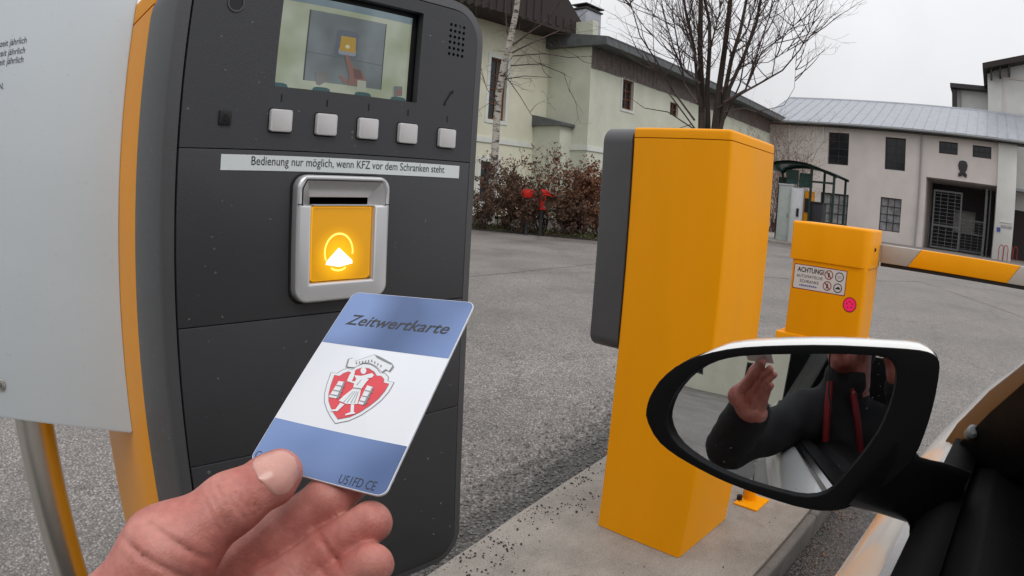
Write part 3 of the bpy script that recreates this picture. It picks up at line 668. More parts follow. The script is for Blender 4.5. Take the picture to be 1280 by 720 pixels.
# ================================================================== THINGS IN THE YARD
# ------------------------------------------------------------------ planting bed, bushes, birch, bare tree
b1, b2 = atz(540, 283, gz), atz(800, 307, gz)
dirb = (b2-b1).normalized(); bed = [(b1.x-dirb.x*14, b1.y-dirb.y*14), (b2.x+dirb.x*3, b2.y+dirb.y*3), (xc+1, b2.y+1.0), (xc+1, YC-.02), (xc-.45, YA-.02), (b1.x-8, YA-.02)]
bed_o = obj('planting_bed', plate(Fr((0, 0, gz), (1, 0, 0), (0, 1, 0), (0, 0, 1)), bed, -.05, .05), MATS['soil'], kind='structure', label='dark planting bed in front of the green building')
def grow(m, p, d, L, r, depth, rng, up=.12, wig=.16, n=7, kids=4, ksp=(.5, .9), kl=.55):
    pts = [p.copy()]; rs = [r]
    for i in range(n):
        d = (d+Vector((rng.gauss(0, wig), rng.gauss(0, wig), rng.gauss(0, wig*.6)+up))).normalized()
        p = p+d*(L/n); pts.append(p.copy()); rs.append(max(.0035, r*(1-.8*(i+1)/n)))
    m.tube(pts, rs, 5 if r > .02 else 4, cap=False)
    if depth > 0:
        for k in range(kids):
            i = rng.randint(2, n); side = Vector((rng.gauss(0, 1), rng.gauss(0, 1), rng.gauss(0, .5))).normalized()
            dd = (d*.55+side*rng.uniform(*ksp)).normalized()
            grow(m, pts[i], dd, L*kl*rng.uniform(.6, 1.15), rs[i]*.6, depth-1, rng, up, wig, max(4, n-2), max(2, kids-1), ksp, kl)
def leaves(n, center_fn, smin, smax, rng):
    m = MB()
    for _ in range(n):
        c = center_fn(); s = rng.uniform(smin, smax)
        a = Vector((rng.gauss(0, 1), rng.gauss(0, 1), rng.gauss(0, 1))).normalized(); b = a.orthogonal().normalized(); cph = rng.uniform(0, 6.28)
        b = (b*math.cos(cph)+a.cross(b)*math.sin(cph)); k = a.cross(b)
        m.add([c-a*s, c+b*s*.5+k*s*.15, c+a*s, c-b*s*.5+k*s*.15], [(0, 1, 2, 3)])
    return m
def bush(px, py, hgt, wid, nl, label, lm='deadleaf', back=.9, tw='twig', seed=1, stems=18, lmin=.025, lmax=.062, low=.08):
    rng = random.Random(seed)
    P = atz(px, py, gz+.05); away = Vector((P.x, P.y, 0)).normalized(); P = P+away*back
    t = thing('bush', label, 'bush', P, 'brown-leaved bushes in the bed')
    m = MB(); tips = []
    for i in range(stems):
        d = Vector((rng.gauss(0, .36*wid), rng.gauss(0, .36*wid), 1)).normalized(); L = hgt*rng.uniform(.6, 1.08)
        grow(m, P+Vector((rng.gauss(0, .1*wid), rng.gauss(0, .1*wid), 0)), d, L, .016, 2, rng, .06, .12, 6, 4, (.5, 1.0), .45)
    br = m.obj('branches', MATS[tw], t, smooth=False, fix=False)
    vs_ = [v.co+ORG[br.name] for v in br.data.vertices if v.co.z > low*hgt]
    def cf():
        return rng.choice(vs_)+Vector((rng.gauss(0, .05), rng.gauss(0, .05), rng.gauss(0, .05)))
    leaves(nl, cf, lmin, lmax, rng).obj('foliage', MATS[lm], t, smooth=False, fix=False)
bush(630, 291, 1.75, 1.0, 4600, 'dense brown-leaved bush right behind the birch trunk', 'deadleaf2', 1.3, seed=3)
bush(655, 294, 1.25, 1.2, 3000, 'low dark bush between the birch and the red panel', 'deadleaf2', 1.0, seed=4, stems=16)
bush(674, 295, 1.9, .75, 700, 'thin upright bush just behind the red object', 'deadleaf', 1.5, seed=5)
bush(704, 297, 1.2, 1.2, 3200, 'low bush just right of the red object', 'deadleaf2', .8, seed=6, stems=16)
bush(721, 298, 1.9, .9, 4600, 'tall reddish brown bush left of the yellow terminal', 'deadleaf', 1.2, seed=8)
bush(748, 301, 1.85, 1.0, 4600, 'reddish brown bush partly hidden by the grey terminal shell', 'deadleaf', 1.2, seed=9)
bush(600, 288, 1.0, 1.1, 1100, 'low bush at the edge of the ticket terminal', 'deadleaf2', .9, seed=10)
rng = random.Random(77)
pb = [Vector((p[0], p[1], 0)) for p in bed[:2]]
def bedpt():
    t = rng.random(); q = pb[0].lerp(pb[1], t); away = Vector((q.x, q.y, 0)).normalized()
    q = q+away*abs(rng.gauss(0.1, .9)); return Vector((q.x, q.y, gz+.05+abs(rng.gauss(0, .05))))
o = leaves(5200, bedpt, .03, .075, rng).obj('ground_cover', MATS['grass'], smooth=False, fix=False); tag(o, 'rough grass and ground cover along the bed edge', 'grass', kind='stuff')
o = leaves(2600, bedpt, .02, .06, rng).obj('leaf_litter', MATS['deadleaf2'], smooth=False, fix=False); tag(o, 'fallen brown leaves under the bushes', 'leaves', kind='stuff')

# birch
def poly(pts, D, jit=0.0, rng=rnd): return [atd(x, y, D+rng.uniform(-jit, jit)) for x, y in pts]
DB = 20.3
bt = thing('birch_tree', 'slender leafless birch with pale peeling trunk beside the terminal', 'tree', atd(611, 290, DB))
m = MB(); trunk = poly([(611, 291), (615, 240), (618, 200), (620.5, 160), (623, 120), (630, 80), (638, 50), (645, 15), (650, -25), (655, -90)], DB); m.tube(trunk, [.17, .135, .125, .12, .115, .105, .10, .09, .08, .05], 10); m.obj('trunk', MATS['birch'], bt)
rng = random.Random(5); m = MB()
for pts, r in (([(642, 57), (634, 40), (632, 15), (631, -20)], .035), ([(643, 55), (660, 42), (685, 25), (705, -5)], .035), ([(640, 66), (668, 52), (700, 38), (722, 25)], .03), ([(641, 70), (680, 67), (712, 72), (740, 70)], .022), ([(638, 82), (675, 80), (705, 92), (712, 115)], .022), ([(630, 92), (650, 120), (668, 150)], .015), ([(622, 130), (608, 110), (600, 80)], .014), ([(626, 100), (655, 95), (690, 97)], .016)):
    q = poly(pts, DB, .4, rng); m.tube(q, [r*(1-.22*i) for i in range(len(q))], 6, cap=False)
    for _ in range(5):
        i = rng.randint(1, len(q)-1); grow(m, q[i-1].lerp(q[i], rng.random()), Vector((rng.gauss(0, 1), rng.gauss(0, 1), rng.gauss(.2, .6))).normalized(), rng.uniform(.6, 1.5), .010, 1, rng, .02, .15, 6, 3)
m.obj('crown', MATS['twig'], bt, smooth=False, fix=False)

# many-stemmed bare tree behind the yellow terminal
DT = 21.0; rng = random.Random(11)
tt = thing('bare_tree', 'leafless many-stemmed tree behind the tall yellow terminal', 'tree', Vector((atd(885, 160, DT).x, atd(885, 160, DT).y, gz)))
base = ORG[tt.name]
m = MB(); st = []
for pts, r in (([(876, 200), (877, 165), (877, 120), (875, 60), (876, 0), (880, -80)], .17), ([(892, 200), (893, 165), (899, 110), (906, 60), (913, 0), (922, -80)], .17), ([(884, 200), (885, 165), (884, 110), (887, 60), (887, 28), (876, -20)], .13), ([(897, 170), (905, 120), (914, 75), (925, 40), (933, 0), (940, -50)], .11), ([(900, 165), (912, 110), (930, 70), (945, 30), (955, -20)], .09), ([(880, 165), (872, 110), (868, 60), (858, 20), (850, -30)], .08)):
    r *= .85; q = poly(pts, DT, .5, rng); q[0] = Vector((q[0].x, q[0].y, gz)) if pts[0][1] >= 200 else q[0]
    m.tube(q, [r*(1-.12*i) for i in range(len(q))], 8, cap=False); st.append((q, r))
m.obj('trunk', MATS['bark_dark'], tt)
m = MB()
for pts, r in (([(898, 135), (925, 118), (950, 104), (978, 88), (1000, 62), (1016, 30), (1026, -20)], .055), ([(905, 128), (932, 112), (950, 55), (962, 20), (970, -30)], .05), ([(935, 105), (952, 65), (975, 48), (1000, 25), (1020, -10)], .035), ([(876, 105), (852, 85), (842, 60), (832, 25), (822, -20)], .05), ([(872, 130), (856, 105), (848, 60), (841, 20), (838, -30)], .045), ([(868, 150), (842, 115), (820, 75), (800, 45), (787, 0), (780, -30)], .045), ([(874, 85), (860, 45), (850, 15), (842, -30)], .04), ([(886, 70), (893, 40), (900, 15), (898, -20)], .04), ([(868, 160), (840, 122), (822, 100), (817, 60), (815, 0)], .035), ([(870, 163), (835, 140), (805, 135), (785, 120)], .03), ([(905, 140), (930, 135), (945, 140), (980, 132), (993, 110), (995, 75)], .025), ([(900, 115), (930, 80), (960, 78), (990, 60), (1020, 40)], .025), ([(865, 155), (850, 160), (835, 165)], .02), ([(912, 70), (935, 35), (945, 0), (948, -30)], .035), ([(905, 150), (925, 105), (933, 60), (945, 20), (975, -20)], .04), ([(880, 60), (868, 30), (862, -10)], .03)):
    q = poly(pts, DT, .9, rng); r *= .8; m.tube(q, [r*(1-.75*i/(len(q)-1)) for i in range(len(q))], 6, cap=False); st.append((q, r))
for q, r in st:
    for _ in range(18):
        i = rng.randint(1, len(q)-1); p = q[i-1].lerp(q[i], rng.random())
        if p.z < 5.0: continue
        out = Vector((p.x-base.x, p.y-base.y, 0)); out = out.normalized() if out.length > .1 else Vector((1, 0, 0))
        d = (out*rng.uniform(-.2, .9)+Vector((rng.gauss(0, .6), rng.gauss(0, .6), rng.uniform(.1, 1)))).normalized()
        grow(m, p, d, rng.uniform(1.0, 2.6), rng.uniform(.012, .022), 2, rng, .10, .13, 7, 3, (.4, .8), .5)
m.obj('crown', MATS['twig'], tt, smooth=False, fix=False)

# red-twigged shrub in front of the long building, left of the shelter
rng = random.Random(21); P = atz(975, 296, gz); P = P+Vector((P.x, P.y, 0)).normalized()*6.0; P.z = gz
t = thing('shrub', 'bare reddish twiggy shrub rising behind the green shelter', 'shrub', P)
m = MB()
for i in range(44):
    d = Vector((rng.gauss(0, .2), rng.gauss(0, .26), 1)).normalized(); grow(m, P+Vector((rng.gauss(0, .3), rng.gauss(0, .4), 0)), d, rng.uniform(3.6, 5.8), .025, 2, rng, .05, .10, 7, 6, (.35, .8), .42)
br = m.obj('branches', MATS['twigred'], t, smooth=False, fix=False)
vs_ = [v.co+ORG[br.name] for v in br.data.vertices if v.co.z > 1.5]
leaves(2600, lambda: rng.choice(vs_)+Vector((rng.gauss(0, .08), rng.gauss(0, .08), rng.gauss(0, .08))), .02, .05, rng).obj('foliage', MATS['twigred'], t, smooth=False, fix=False)

# red panel-like object half hidden in the bushes
R0 = atz(664, 292, gz); R0 = R0+Vector((R0.x, R0.y, 0)).normalized()*-.75
rv = Vector((R0.x, R0.y, 0)).normalized(); rs_ = Vector((rv.y, -rv.x, 0)); FRd = Fr((R0.x, R0.y, 0), rs_, (0, 0, 1), -rv)
t = thing('panel_frame', 'bright red panels on thin dark posts among the brown bushes', 'frame', (R0.x, R0.y, gz))
a0, bb1 = FRd.px(652, 236); a1, bb0 = FRd.px(671, 248)
obj('panel', plate(FRd, rr(a0, a1, bb0, bb1, .12), -.05, .05, bevel=.02), MATS['redpaint'], t)
a2, bb2 = FRd.px(673, 236); a3, bb3 = FRd.px(696, 245)
obj('panel', plate(FRd, [(a2, bb3), (a3, bb3-.02), (a3, bb2-.22), (a3-.25, bb2-.04), (a2+.1, bb2)], -.05, .05, bevel=.02), MATS['redpaint'], t)
zr = FRd.px(676, 262)[1]; m = MB(); m.fbox(FRd, a2+.02, a2+.22, zr, bb3-.002, -.04, .04); m.obj('panel', MATS['redpaint'], t)
m = MB(); m.fbox(FRd, a2+.08, a2+.16, gz, zr-.002, -.03, .03); m.obj('post', MATS['bin'], t)
m = MB(); m.fbox(FRd, a0+.15, a0+.23, gz, bb0-.002, -.03, .03); m.obj('post', MATS['bin'], t)
m = MB(); m.fbox(FRd, a1+.002, a2-.002, bb0+.08, bb0+.16, -.03, .03); m.obj('rail', MATS['redpaint'], t)

# ------------------------------------------------------------------ shelter with cabinets
XS = 24.2; FS = Fr((XS, 0, 0), (0, -1, 0), (0, 0, 1), (-1, 0, 0))
def fs(x, y): return FS.px(x, y)
pv = obj('pavement', plate(Fr((0, 0, gz), (1, 0, 0), (0, 1, 0), (0, 0, 1)), [(XS-.5, 3.6), (XS+6, 2.6), (XS+8, 12.5), (XS-.5, 12.5)], -.05, .1, bevel=.02), MATS['concrete'], kind='structure', label='low kerbed pavement under the shelter')
sh = thing('shelter', 'dark green framed shelter with curved glass canopy', 'shelter', (XS+1, fs(1000, 250)[0]*-1, gz+.1))
arc = [fs(*p) for p in ((957, 212), (965, 206), (975, 203.5), (987, 203), (1000, 204.5), (1013, 207.5), (1030, 214), (1047, 221.5))]
for c in (0.0, -2.0):
    m = MB(); m.tube([FS.p(a, b, c) for a, b in arc], .055, 8); m.obj('canopy_rib', MATS['darkgreen'], sh)
m = MB(); m.loft([[FS.p(a, b+.05, c) for a, b in arc] for c in (.15, -2.15)], cap=False, closed=False); n_ = len(arc)
m.loft([[FS.p(a, b+.075, c) for a, b in arc] for c in (.15, -2.15)], cap=False, closed=False); m.obj('canopy', MATS['greenglass'], sh, fix=False)
for px, pt in ((1015, 209), (1043, 221), (959, 212)):
    a, b = fs(px, pt)
    for c in (0, -2.0):
        m = MB(); m.fbox(FS, a-.045, a+.045, gz+.1, b, c-.045, c+.045); m.obj('post', MATS['darkgreen'], sh)
a0, b0 = fs(1010, 226.5); a1, _ = fs(1043, 226); m = MB(); m.fbox(FS, a0, a1, b0-.04, b0+.04, -.03, .03); m.obj('rail', MATS['darkgreen'], sh)
a0, b1 = fs(957, 214); a1, _ = fs(974, 214); m = MB(); m.fbox(FS, a0+.05, a1, gz+.1, b1-.1, -1.6, -1.5); m.obj('back_panel', MATS['darkgreen'], sh)
a0, b1 = fs(975, 209); a1, b0 = fs(1006, 230); m = MB(); m.fbox(FS, a0, a0+(a1-a0)/2-.02, b0, b1, -.9, -.88); m.obj('pane', MATS['greenglass'], sh)
m = MB(); m.fbox(FS, a0+(a1-a0)/2+.02, a1, b0-.1, b1-.1, -.9, -.88); m.obj('pane', MATS['greenglass'], sh)
def cabinet(name, label, cat, x0, y0, x1, mat, c0, c1, extra):
    a0, b1 = fs(x0, y0); a1, _ = fs(x1, y0)
    t = thing(name, label, cat, FS.p((a0+a1)/2, gz+.1, (c0+c1)/2))
    m = MB(); m.fbox(FS, a0, a1, gz+.1, b1, c0, c1); m.obj('body', MATS[mat], t, bevel=.02)
    extra(t, a0, a1, b1, c1)
def ex1(t, a0, a1, b1, c):
    m = MB(); m.fbox(FS, a0-.02, a1+.02, b1+.001, b1+.06, -.7, c+.03); m.obj('top', MATS['cabinet2'], t)
    m = MB(); m.fbox(FS, a0+.06, a1-.06, gz+.3, b1-.08, c+.001, c+.02); d = m.obj('door', MATS['cabinet'], t, bevel=.006)
    m = MB(); m.fbox(FS, a1-.2, a1-.14, .9, 1.1, c+.021, c+.05); m.obj('handle', MATS['pipegrey'], d)
def ex2(t, a0, a1, b1, c):
    m = MB(); m.fbox(FS, a0+.06, a1-.06, gz+.3, b1-.08, c+.001, c+.02); d = m.obj('door', MATS['cabinet2'], t, bevel=.006)
    m = MB(); m.fbox(FS, a1-.24, a1-.14, 1.0, 1.32, c+.021, c+.06); m.obj('handle', MATS['black'], d)
cabinet('cabinet', 'pale green-grey metal cabinet under the shelter canopy', 'cabinet', 971, 230, 989, 'cabinet', -.8, -.3, ex1)
cabinet('cabinet', 'narrow white cabinet with black handle inside the shelter', 'cabinet', 988.5, 234, 1004, 'cabinet2', -.7, -.1, ex2)
def ex3(t, a0, a1, b1, c):
    m = MB(); m.fbox(FS, a0+.03, a1-.03, 1.2, 1.75, c+.001, c+.03); m.obj('display', MATS['black'], t)
cabinet('pay_machine', 'small orange pay machine beside the white cabinet', 'machine', 1004.5, 238, 1014, 'yellow', -.6, -.2, ex3)
def ex4(t, a0, a1, b1, c):
    m = MB(); m.fbox(FS, a0-.03, a1+.03, b1+.001, b1+.05, -.75, c+.03); m.obj('lid', MATS['bin'], t)
cabinet('waste_bin', 'dark square waste bin under the canopy overhang', 'bin', 1013, 253, 1028, 'bin', -.7, -.05, ex4)
# red cycle hoops by the pilaster
for k, px in enumerate((1250, 1256, 1262, 1268)):
    P = atz(px, 326, gz); FH = Fr((P.x, P.y, gz), (0, -1, 0), (0, 0, 1), (-1, 0, 0))
    m = MB(); m.tube([FH.p(-.16, 0), FH.p(-.16, .75), FH.p(-.1, .95), FH.p(0, 1.0), FH.p(.1, .95), FH.p(.16, .75), FH.p(.16, 0)], .03, 6)
    m.obj('cycle_hoop', MATS['dullred'], origin=(P.x, P.y, gz), label=['leftmost thin red hoop at the foot of the pale pilaster', 'second red hoop from the pilaster', 'third red hoop from the pilaster', 'rightmost red hoop beside the pilaster'][k], cat='hoop', group='red cycle hoops')
# ================================================================== TERMINALS
# both terminals are the same machine: dark rounded front shell on a yellow column
SH_W, SH_D, SH_Z0, SH_Z1 = 0.378, 0.112, 0.648, 1.372
def terminal(label, F, detail):
    """F: a across the front (left to right seen from the front), b up, n out of the front; the origin is at the left front corner on the ground."""
    t = thing('ticket_terminal', label, 'terminal', F.p(SH_W/2, 0, -.3), 'ticket terminals on the island')
    # yellow column with lid
    bx0, bx1, by0, by1 = .003, SH_W-.003, -SH_D-.345, -SH_D-.002
    FT_ = Fr(F.o, F.a, F.n, F.b)        # plan frame: a, depth, up
    obj('column', plate(FT_, rr(bx0, bx1, by0, by1, .010, 4), 0.002, 1.338), MATS['yellow_gloss' if detail else 'yellow'], t)
    obj('column_lid', plate(FT_, rr(bx0, bx1, by0, by1, .010, 4), 1.3405, 1.372, bevel=.012, seg=4), MATS['yellow'], t)
    # shell: side band swept round a rounded outline, dark bezel rim, front panels
    out = rr(0, SH_W, SH_Z0, SH_Z1, [.045, .045, .05, .05], 8)
    inn = rr(.013, SH_W-.013, SH_Z0+.013, SH_Z1-.013, [.033, .033, .038, .038], 8)
    m = MB()
    m.loft([[F.p(a, b, c) for a, b in ring] for ring, c in ((out, -SH_D), (out, -.006), (rr(.002, SH_W-.002, SH_Z0+.002, SH_Z1-.002, [.043, .043, .048, .048], 8), -.001), (inn, .001))], cap=False)
    m.loft([[F.p(a, b, c) for a, b in ring] for ring, c in ((inn, .001), (inn, -.012))], cap=False)
    m.f.append(tuple(len(m.v)-len(inn)+k for k in range(len(inn))))
    m.f.append(tuple(range(len(out)))[::-1])
    m.obj('shell', MATS['darkside'], t, ang=30)
    g = .0148; s1, s2, s3 = 1.178, 1.0165, 0.8795; gap = .00045
    a0, a1 = g, SH_W-g
    scr = None; holes = []
    if detail:
        sc_ = [F.px(342, 108), F.px(519, 134.5), F.px(531, 18)]
        scr = [sc_[0][0], sc_[1][0], sc_[0][1], sc_[2][1]]
        holes.append(rr(scr[0], scr[1], scr[2], scr[3], .0012, 2))
        sp0, sp1, sp2 = F.px(562.5, 31), F.px(578.5, 35), F.px(558.5, 67)
        for i in range(4):
            for j in range(6): holes.append(circ(sp0[0]+(sp1[0]-sp0[0])*i/3, sp0[1]+(sp2[1]-sp0[1])*j/5, .0021, 8))
    obj('front_panel', plate(F, rr(a0, a1, s1+gap, SH_Z1-g, [0, 0, .036, .036], 8), -.006, .0025, holes=holes, bevel=.0 if holes else .0015), MATS['darkshell'], t)
    obj('front_panel', plate(F, rr(a0, a1, s2+gap, s1-gap, .0005, 1), -.006, .0025, bevel=.0006), MATS['darkshell'], t)
    obj('front_panel', plate(F, rr(a0, a1, s3+gap, s2-gap, .0005, 1), -.006, .0025, bevel=.0006), MATS['darkshell'], t)
    obj('front_panel', plate(F, rr(a0, a1, SH_Z0+g, s3-gap, [.031, .031, 0, 0], 8), -.006, .0025, bevel=.0006), MATS['darkshell'], t)
    if not detail: return t
    # ---- screen: recessed display with a printed picture
    S = .0025
    m = MB()
    for (x0, x1, y0, y1) in ((scr[0]-.004, scr[1]+.004, scr[2]-.004, scr[3]+.004),): m.fbox(F, x0, x1, y0, y1, -.0115, -.0105)
    bz = m.obj('screen_bezel', MATS['black'], t)
    x0, x1, y0, y1 = scr[0]+.0005, scr[1]-.006, scr[2]+.0012, scr[3]-.005; wS, hS = x1-x0, y1-y0
    dsp = obj('screen', plate(F, rect(x0, x1, y0, y1), -.0100, -.0098), screen_mat('screen_bg', (0.30, 0.345, 0.22), (0.46, 0.50, 0.40)), t)
    def pr(name, poly_, mat, lay=1): return obj(name, plate(F, [(x0+wS*a, y0+hS*b) for a, b in poly_], -.0098+.0002*lay, -.0098+.0002*lay), mat, dsp)
    pr('title_bar', [(0, .92), (1, .92), (1, 1), (0, 1)], screen_mat('scr_bar', (.13, .19, .23), (.22, .30, .33)))
    pr('picture', [(.225, .10), (.785, .10), (.785, .86), (.225, .86)], screen_mat('scr_pic', (.11, .135, .135), (.20, .235, .25)))
    pr('picture_edge', [(.215, .10), (.225, .10), (.225, .86), (.215, .86)], screen_mat('scr_edge', (.03, .035, .04), (.04, .045, .05)), 2)
    pr('picture_edge', [(.785, .10), (.793, .10), (.793, .86), (.785, .86)], MATS['scr_edge'], 2)
    pr('picture_line', [(.225, .40), (.785, .37), (.785, .376), (.225, .406)], screen_mat('scr_line', (.07, .085, .08), (.08, .09, .09)), 2)
    rrn = lambda a, b, c, d, r: rr(a, b, c, d, r, 3)
    pr('reader_icon', rrn(.425, .585, .40, .70, .03), screen_mat('scr_icon', (.09, .11, .14), (.12, .14, .16)), 3)
    pr('reader_icon', rrn(.445, .575, .425, .50, .02), screen_mat('scr_icon2', (.24, .27, .30), (.27, .3, .33)), 4)
    pr('reader_icon', [(.45, .465), (.57, .465), (.565, .63), (.455, .63)], screen_mat('scr_yel', (.42, .26, .02), (.50, .40, .10)), 5)
    pr('reader_icon', circ(.507, .52, .017, 10, .022), screen_mat('scr_glow', (.6, .55, .35), (.6, .55, .35)), 6)
    red = screen_mat('scr_hand', (.22, .11, .085), (.28, .14, .10))
    pr('hand_picture', [(.497, .42), (.515, .43), (.565, .30), (.62, .28), (.66, .20), (.655, .12), (.53, .10), (.54, .20), (.50, .38)], red, 7)
    pr('hand_picture', [(.46, .19), (.48, .20), (.53, .13), (.51, .11)], red, 7)
    pr('hand_picture', [(.56, .29), (.62, .28), (.64, .19), (.58, .18)], screen_mat('scr_sleeve', (.12, .06, .05), (.16, .08, .07)), 8)
    pr('ticket_picture', [(.60, .17), (.665, .17), (.67, .05), (.60, .05)], screen_mat('scr_tick', (.36, .38, .30), (.4, .42, .34)), 9)
    pr('card_picture', [(.295, .20), (.375, .22), (.39, .13), (.33, .06), (.305, .07)], screen_mat('scr_card', (.13, .14, .13), (.2, .2, .19)), 8)
    pr('card_picture', [(.885, .16), (.955, .17), (.96, .06), (.89, .04)], MATS['scr_card'], 8)
    pr('card_picture', [(.915, .12), (.95, .13), (.95, .07), (.915, .06)], red, 9)
    teal = screen_mat('scr_teal', (.02, .075, .085), (.035, .10, .11))
    for c_ in (.05, .345, .65, .93): pr('button_tab', [(c_-.065, .005), (c_+.065, .005), (c_+.055, .035), (c_+.03, .045), (c_-.03, .045), (c_-.055, .035)], teal, 7)
    # ---- dark backing behind the loudspeaker holes
    m = MB(); m.fbox(F, sp0[0]-.006, sp1[0]+.006, sp2[1]-.008, sp0[1]+.008, -.0105, -.0065); m.obj('loudspeaker', MATS['gapblack'], t)
    # ---- five buttons with tick marks
    for px, py, w in ((350, 151, 27), (406.5, 156, 25.5), (458.5, 161, 24), (508, 167, 22.5), (557, 173, 20)):
        a, b = F.px(px, py, S); q = F.px(px+w/2, py, S)[0]-a
        obj('button', plate(F, rr(a-q, a+q, b-.0108, b+.0108, .0025, 3), -.002+S, S+.0045, bevel=.0012), MATS['button'], t)
        obj('button_seat', plate(F, rr(a-q-.0012, a+q+.0012, b-.012, b+.012, .003, 3), S, S+.0003), MATS['gapblack'], t)
    for px, py in ((352, 122), (409, 129), (461, 134), (510, 141), (559, 149)):
        a, b = F.px(px, py, S); obj('tick_mark', plate(F, rect(a-.0007, a+.0007, b-.0037, b+.0037), S+.0003, S+.0003), MATS['gapblack'], t)
    # handset symbol
    a, b = F.px(560, 122.5, S); m = MB(); pts = [F.p(a+.0065*math.sin(k)-.001, b+.0075*(k)-.004*(k*k) , S+.0005) for k in (-1.0, -.6, -.2, .2, .6, 1.0)]
    hs_ = [(-.0068, -.0085), (-.0052, -.0102), (-.0022, -.0078), (-.0030, -.0062), (.0042, .0052), (.0062, .0052), (.0078, .0082), (.0062, .0100), (.0028, .0078), (-.0052, -.0052)]
    obj('handset_symbol', plate(F, [(a+x, b+y) for x, y in hs_], S+.0003, S+.0003), MATS['gapblack'], t)
    # small black relief square and round sensor
    a, b = F.px(281, 147, S); obj('contact_square', plate(F, rr(a-.0062, a+.0062, b-.0068, b+.0068, .0012, 2), S, S+.0022, bevel=.0006), MATS['black'], t)
    obj('contact_square', plate(F, [(a-.0016, b+.0028), (a+.0014, b+.0028), (a+.0014, b+.0004), (a+.0042, b+.0004), (a+.0042, b-.0032), (a-.0016, b-.0032)], S+.0022, S+.003), MATS['gapblack'], t)
    a, b = F.px(295, 4, S); obj('sensor_ring', plate(F, circ(a, b, .0088, 24), S, S+.0012, holes=[circ(a, b, .0072, 24)]), MATS['darkside'], t); obj('sensor_lens', plate(F, circ(a, b, .007, 24), S, S+.0004), MATS['black'], t)
    # ---- notice strip
    q0, q1, q2 = F.px(276.5, 190.5, S), F.px(574, 209, S), F.px(574, 223, S)
    zt, zb_ = (q0[1]+q1[1])/2, q2[1]
    st_ = obj('notice_strip', plate(F, rect(q0[0], q1[0], zb_, zt), S, S+.0004), MATS['strip'], t, label='white strip lettered in black')
    b0 = F.px(313, 206, S); b3 = F.px(554, 220, S)
    tm = text_mesh('Bedienung nur möglich, wenn KFZ vor dem Schranken steht', .0118, F.mat(b0[0], zb_+.0052, S+.0007), bold=.0)
    wid = max(v.co.dot(F.a) for v in tm.vertices)-min(v.co.dot(F.a) for v in tm.vertices); want = b3[0]-b0[0]
    bpy.data.meshes.remove(tm)
    obj('lettering', text_mesh('Bedienung nur möglich, wenn KFZ vor dem Schranken steht', .0118, F.mat(b0[0], zb_+.0052, S+.0007), sx=want/wid), MATS['ink'], st_)
    # ---- ticket reader: silver surround, slot, lit yellow flap
    r0 = F.px(371.5, 222, .012); r1 = F.px(481.5, 370, .012)
    ra0, ra1, rb1, rb0 = r0[0], r1[0], F.px(425, 219.5, .012)[1], F.px(420, 375.5, .012)[1]
    obj('reader_seat', plate(F, rr(ra0-.0022, ra1+.0018, rb0-.0022, rb1+.0015, .0145, 6), S, S+.0015), MATS['gapblack'], t)
    y0_ = F.px(424, 257, .008); fl0, fl1 = F.px(386.5, 300, .008)[0], F.px(461, 300, .008)[0]; ft, fb = y0_[1], F.px(425, 349, .008)[1]
    split = ft+.0006
    tp = rb1-.0055
    inner = [(fl0-.0012, fb-.0012), (fl1+.0012, fb-.0012), (fl1+.0012, split), (ra1-.0062, split+.0005), (ra1-.0062, tp-.008), (ra1-.0105, tp), (ra0+.0105, tp), (ra0+.0062, tp-.008), (ra0+.0062, split+.0005), (fl0-.0012, split)]
    rd = obj('reader_surround', plate(F, rr(ra0, ra1, rb0, rb1, .0135, 8), S, S+.0125, holes=[inner], bevel=.0), MATS['silver'], t, ang=30)
    bevel_front(rd, F, S+.0125, .0032)
    # sloping hood inside the top of the surround, back plate and slot
    back = .0042
    sl0, sl1 = fl0+.001, fl1-.001; slt = F.px(424, 246.5, .006)[1]
    m = MB()
    A = [F.p(ra0+.0062, tp-.008, S+.0122), F.p(ra0+.0105, tp, S+.0122), F.p(ra1-.0105, tp, S+.0122), F.p(ra1-.0062, tp-.008, S+.0122), F.p(ra1-.0062, split, S+.0122), F.p(ra0+.0062, split, S+.0122)]
    Bq = [F.p(sl0, slt+.0015, back), F.p(sl0, slt, back), F.p(sl1, slt, back), F.p(sl1, slt+.0015, back), F.p(sl1, split, back), F.p(sl0, split, back)]
    Bq[0] = F.p(sl0, slt-.002, back); Bq[1] = F.p(sl0, slt, back); Bq[3] = F.p(sl1, slt-.002, back)
    m.v = A+Bq; m.f = [(0, 1, 7, 6), (1, 2, 8, 7), (2, 3, 9, 8), (3, 4, 10, 9), (5, 0, 6, 11)]
    m.obj('reader_hood', MATS['silver'], rd, fix=False, ang=20)
    m = MB(); m.fbox(F, sl0, sl1, split-.001, slt+.0004, back-.004, back-.0002); m.obj('slot', MATS['gapblack'], rd)
    m = MB(); m.fbox(F, ra0+.0004, ra0+.006, split+.0006, split+.0014, S+.0121, S+.0129); m.obj('surround_seam', MATS['gapblack'], rd)
    m = MB(); m.fbox(F, ra1-.006, ra1-.0004, split+.0006, split+.0014, S+.0121, S+.0129); m.obj('surround_seam', MATS['gapblack'], rd)
    m = MB(); m.fbox(F, fl0, fl1, split-.0004, split+.0008, S+.004, S+.0115); m.obj('slot_lip', MATS['silver'], rd)
    fp = obj('flap', plate(F, rr(fl0, fl1, fb, ft-.0008, [.004, .004, .001, .001], 4), S, S+.0088, bevel=.0012), MATS['flap'], t, label='lit amber flap with glowing arrow')
    ca, cb = F.px(423.5, 315, .0115); k = S+.0091
    R_ = F.px(441.5, 315, .0115)[0]-ca
    glow = flap_glow(ca, cb, F)
    obj('flap_lamp', plate(F, rr(fl0+.001, fl1-.001, fb+.001, ft-.002, .003, 3), k-.0001, k-.0001), glow, fp)
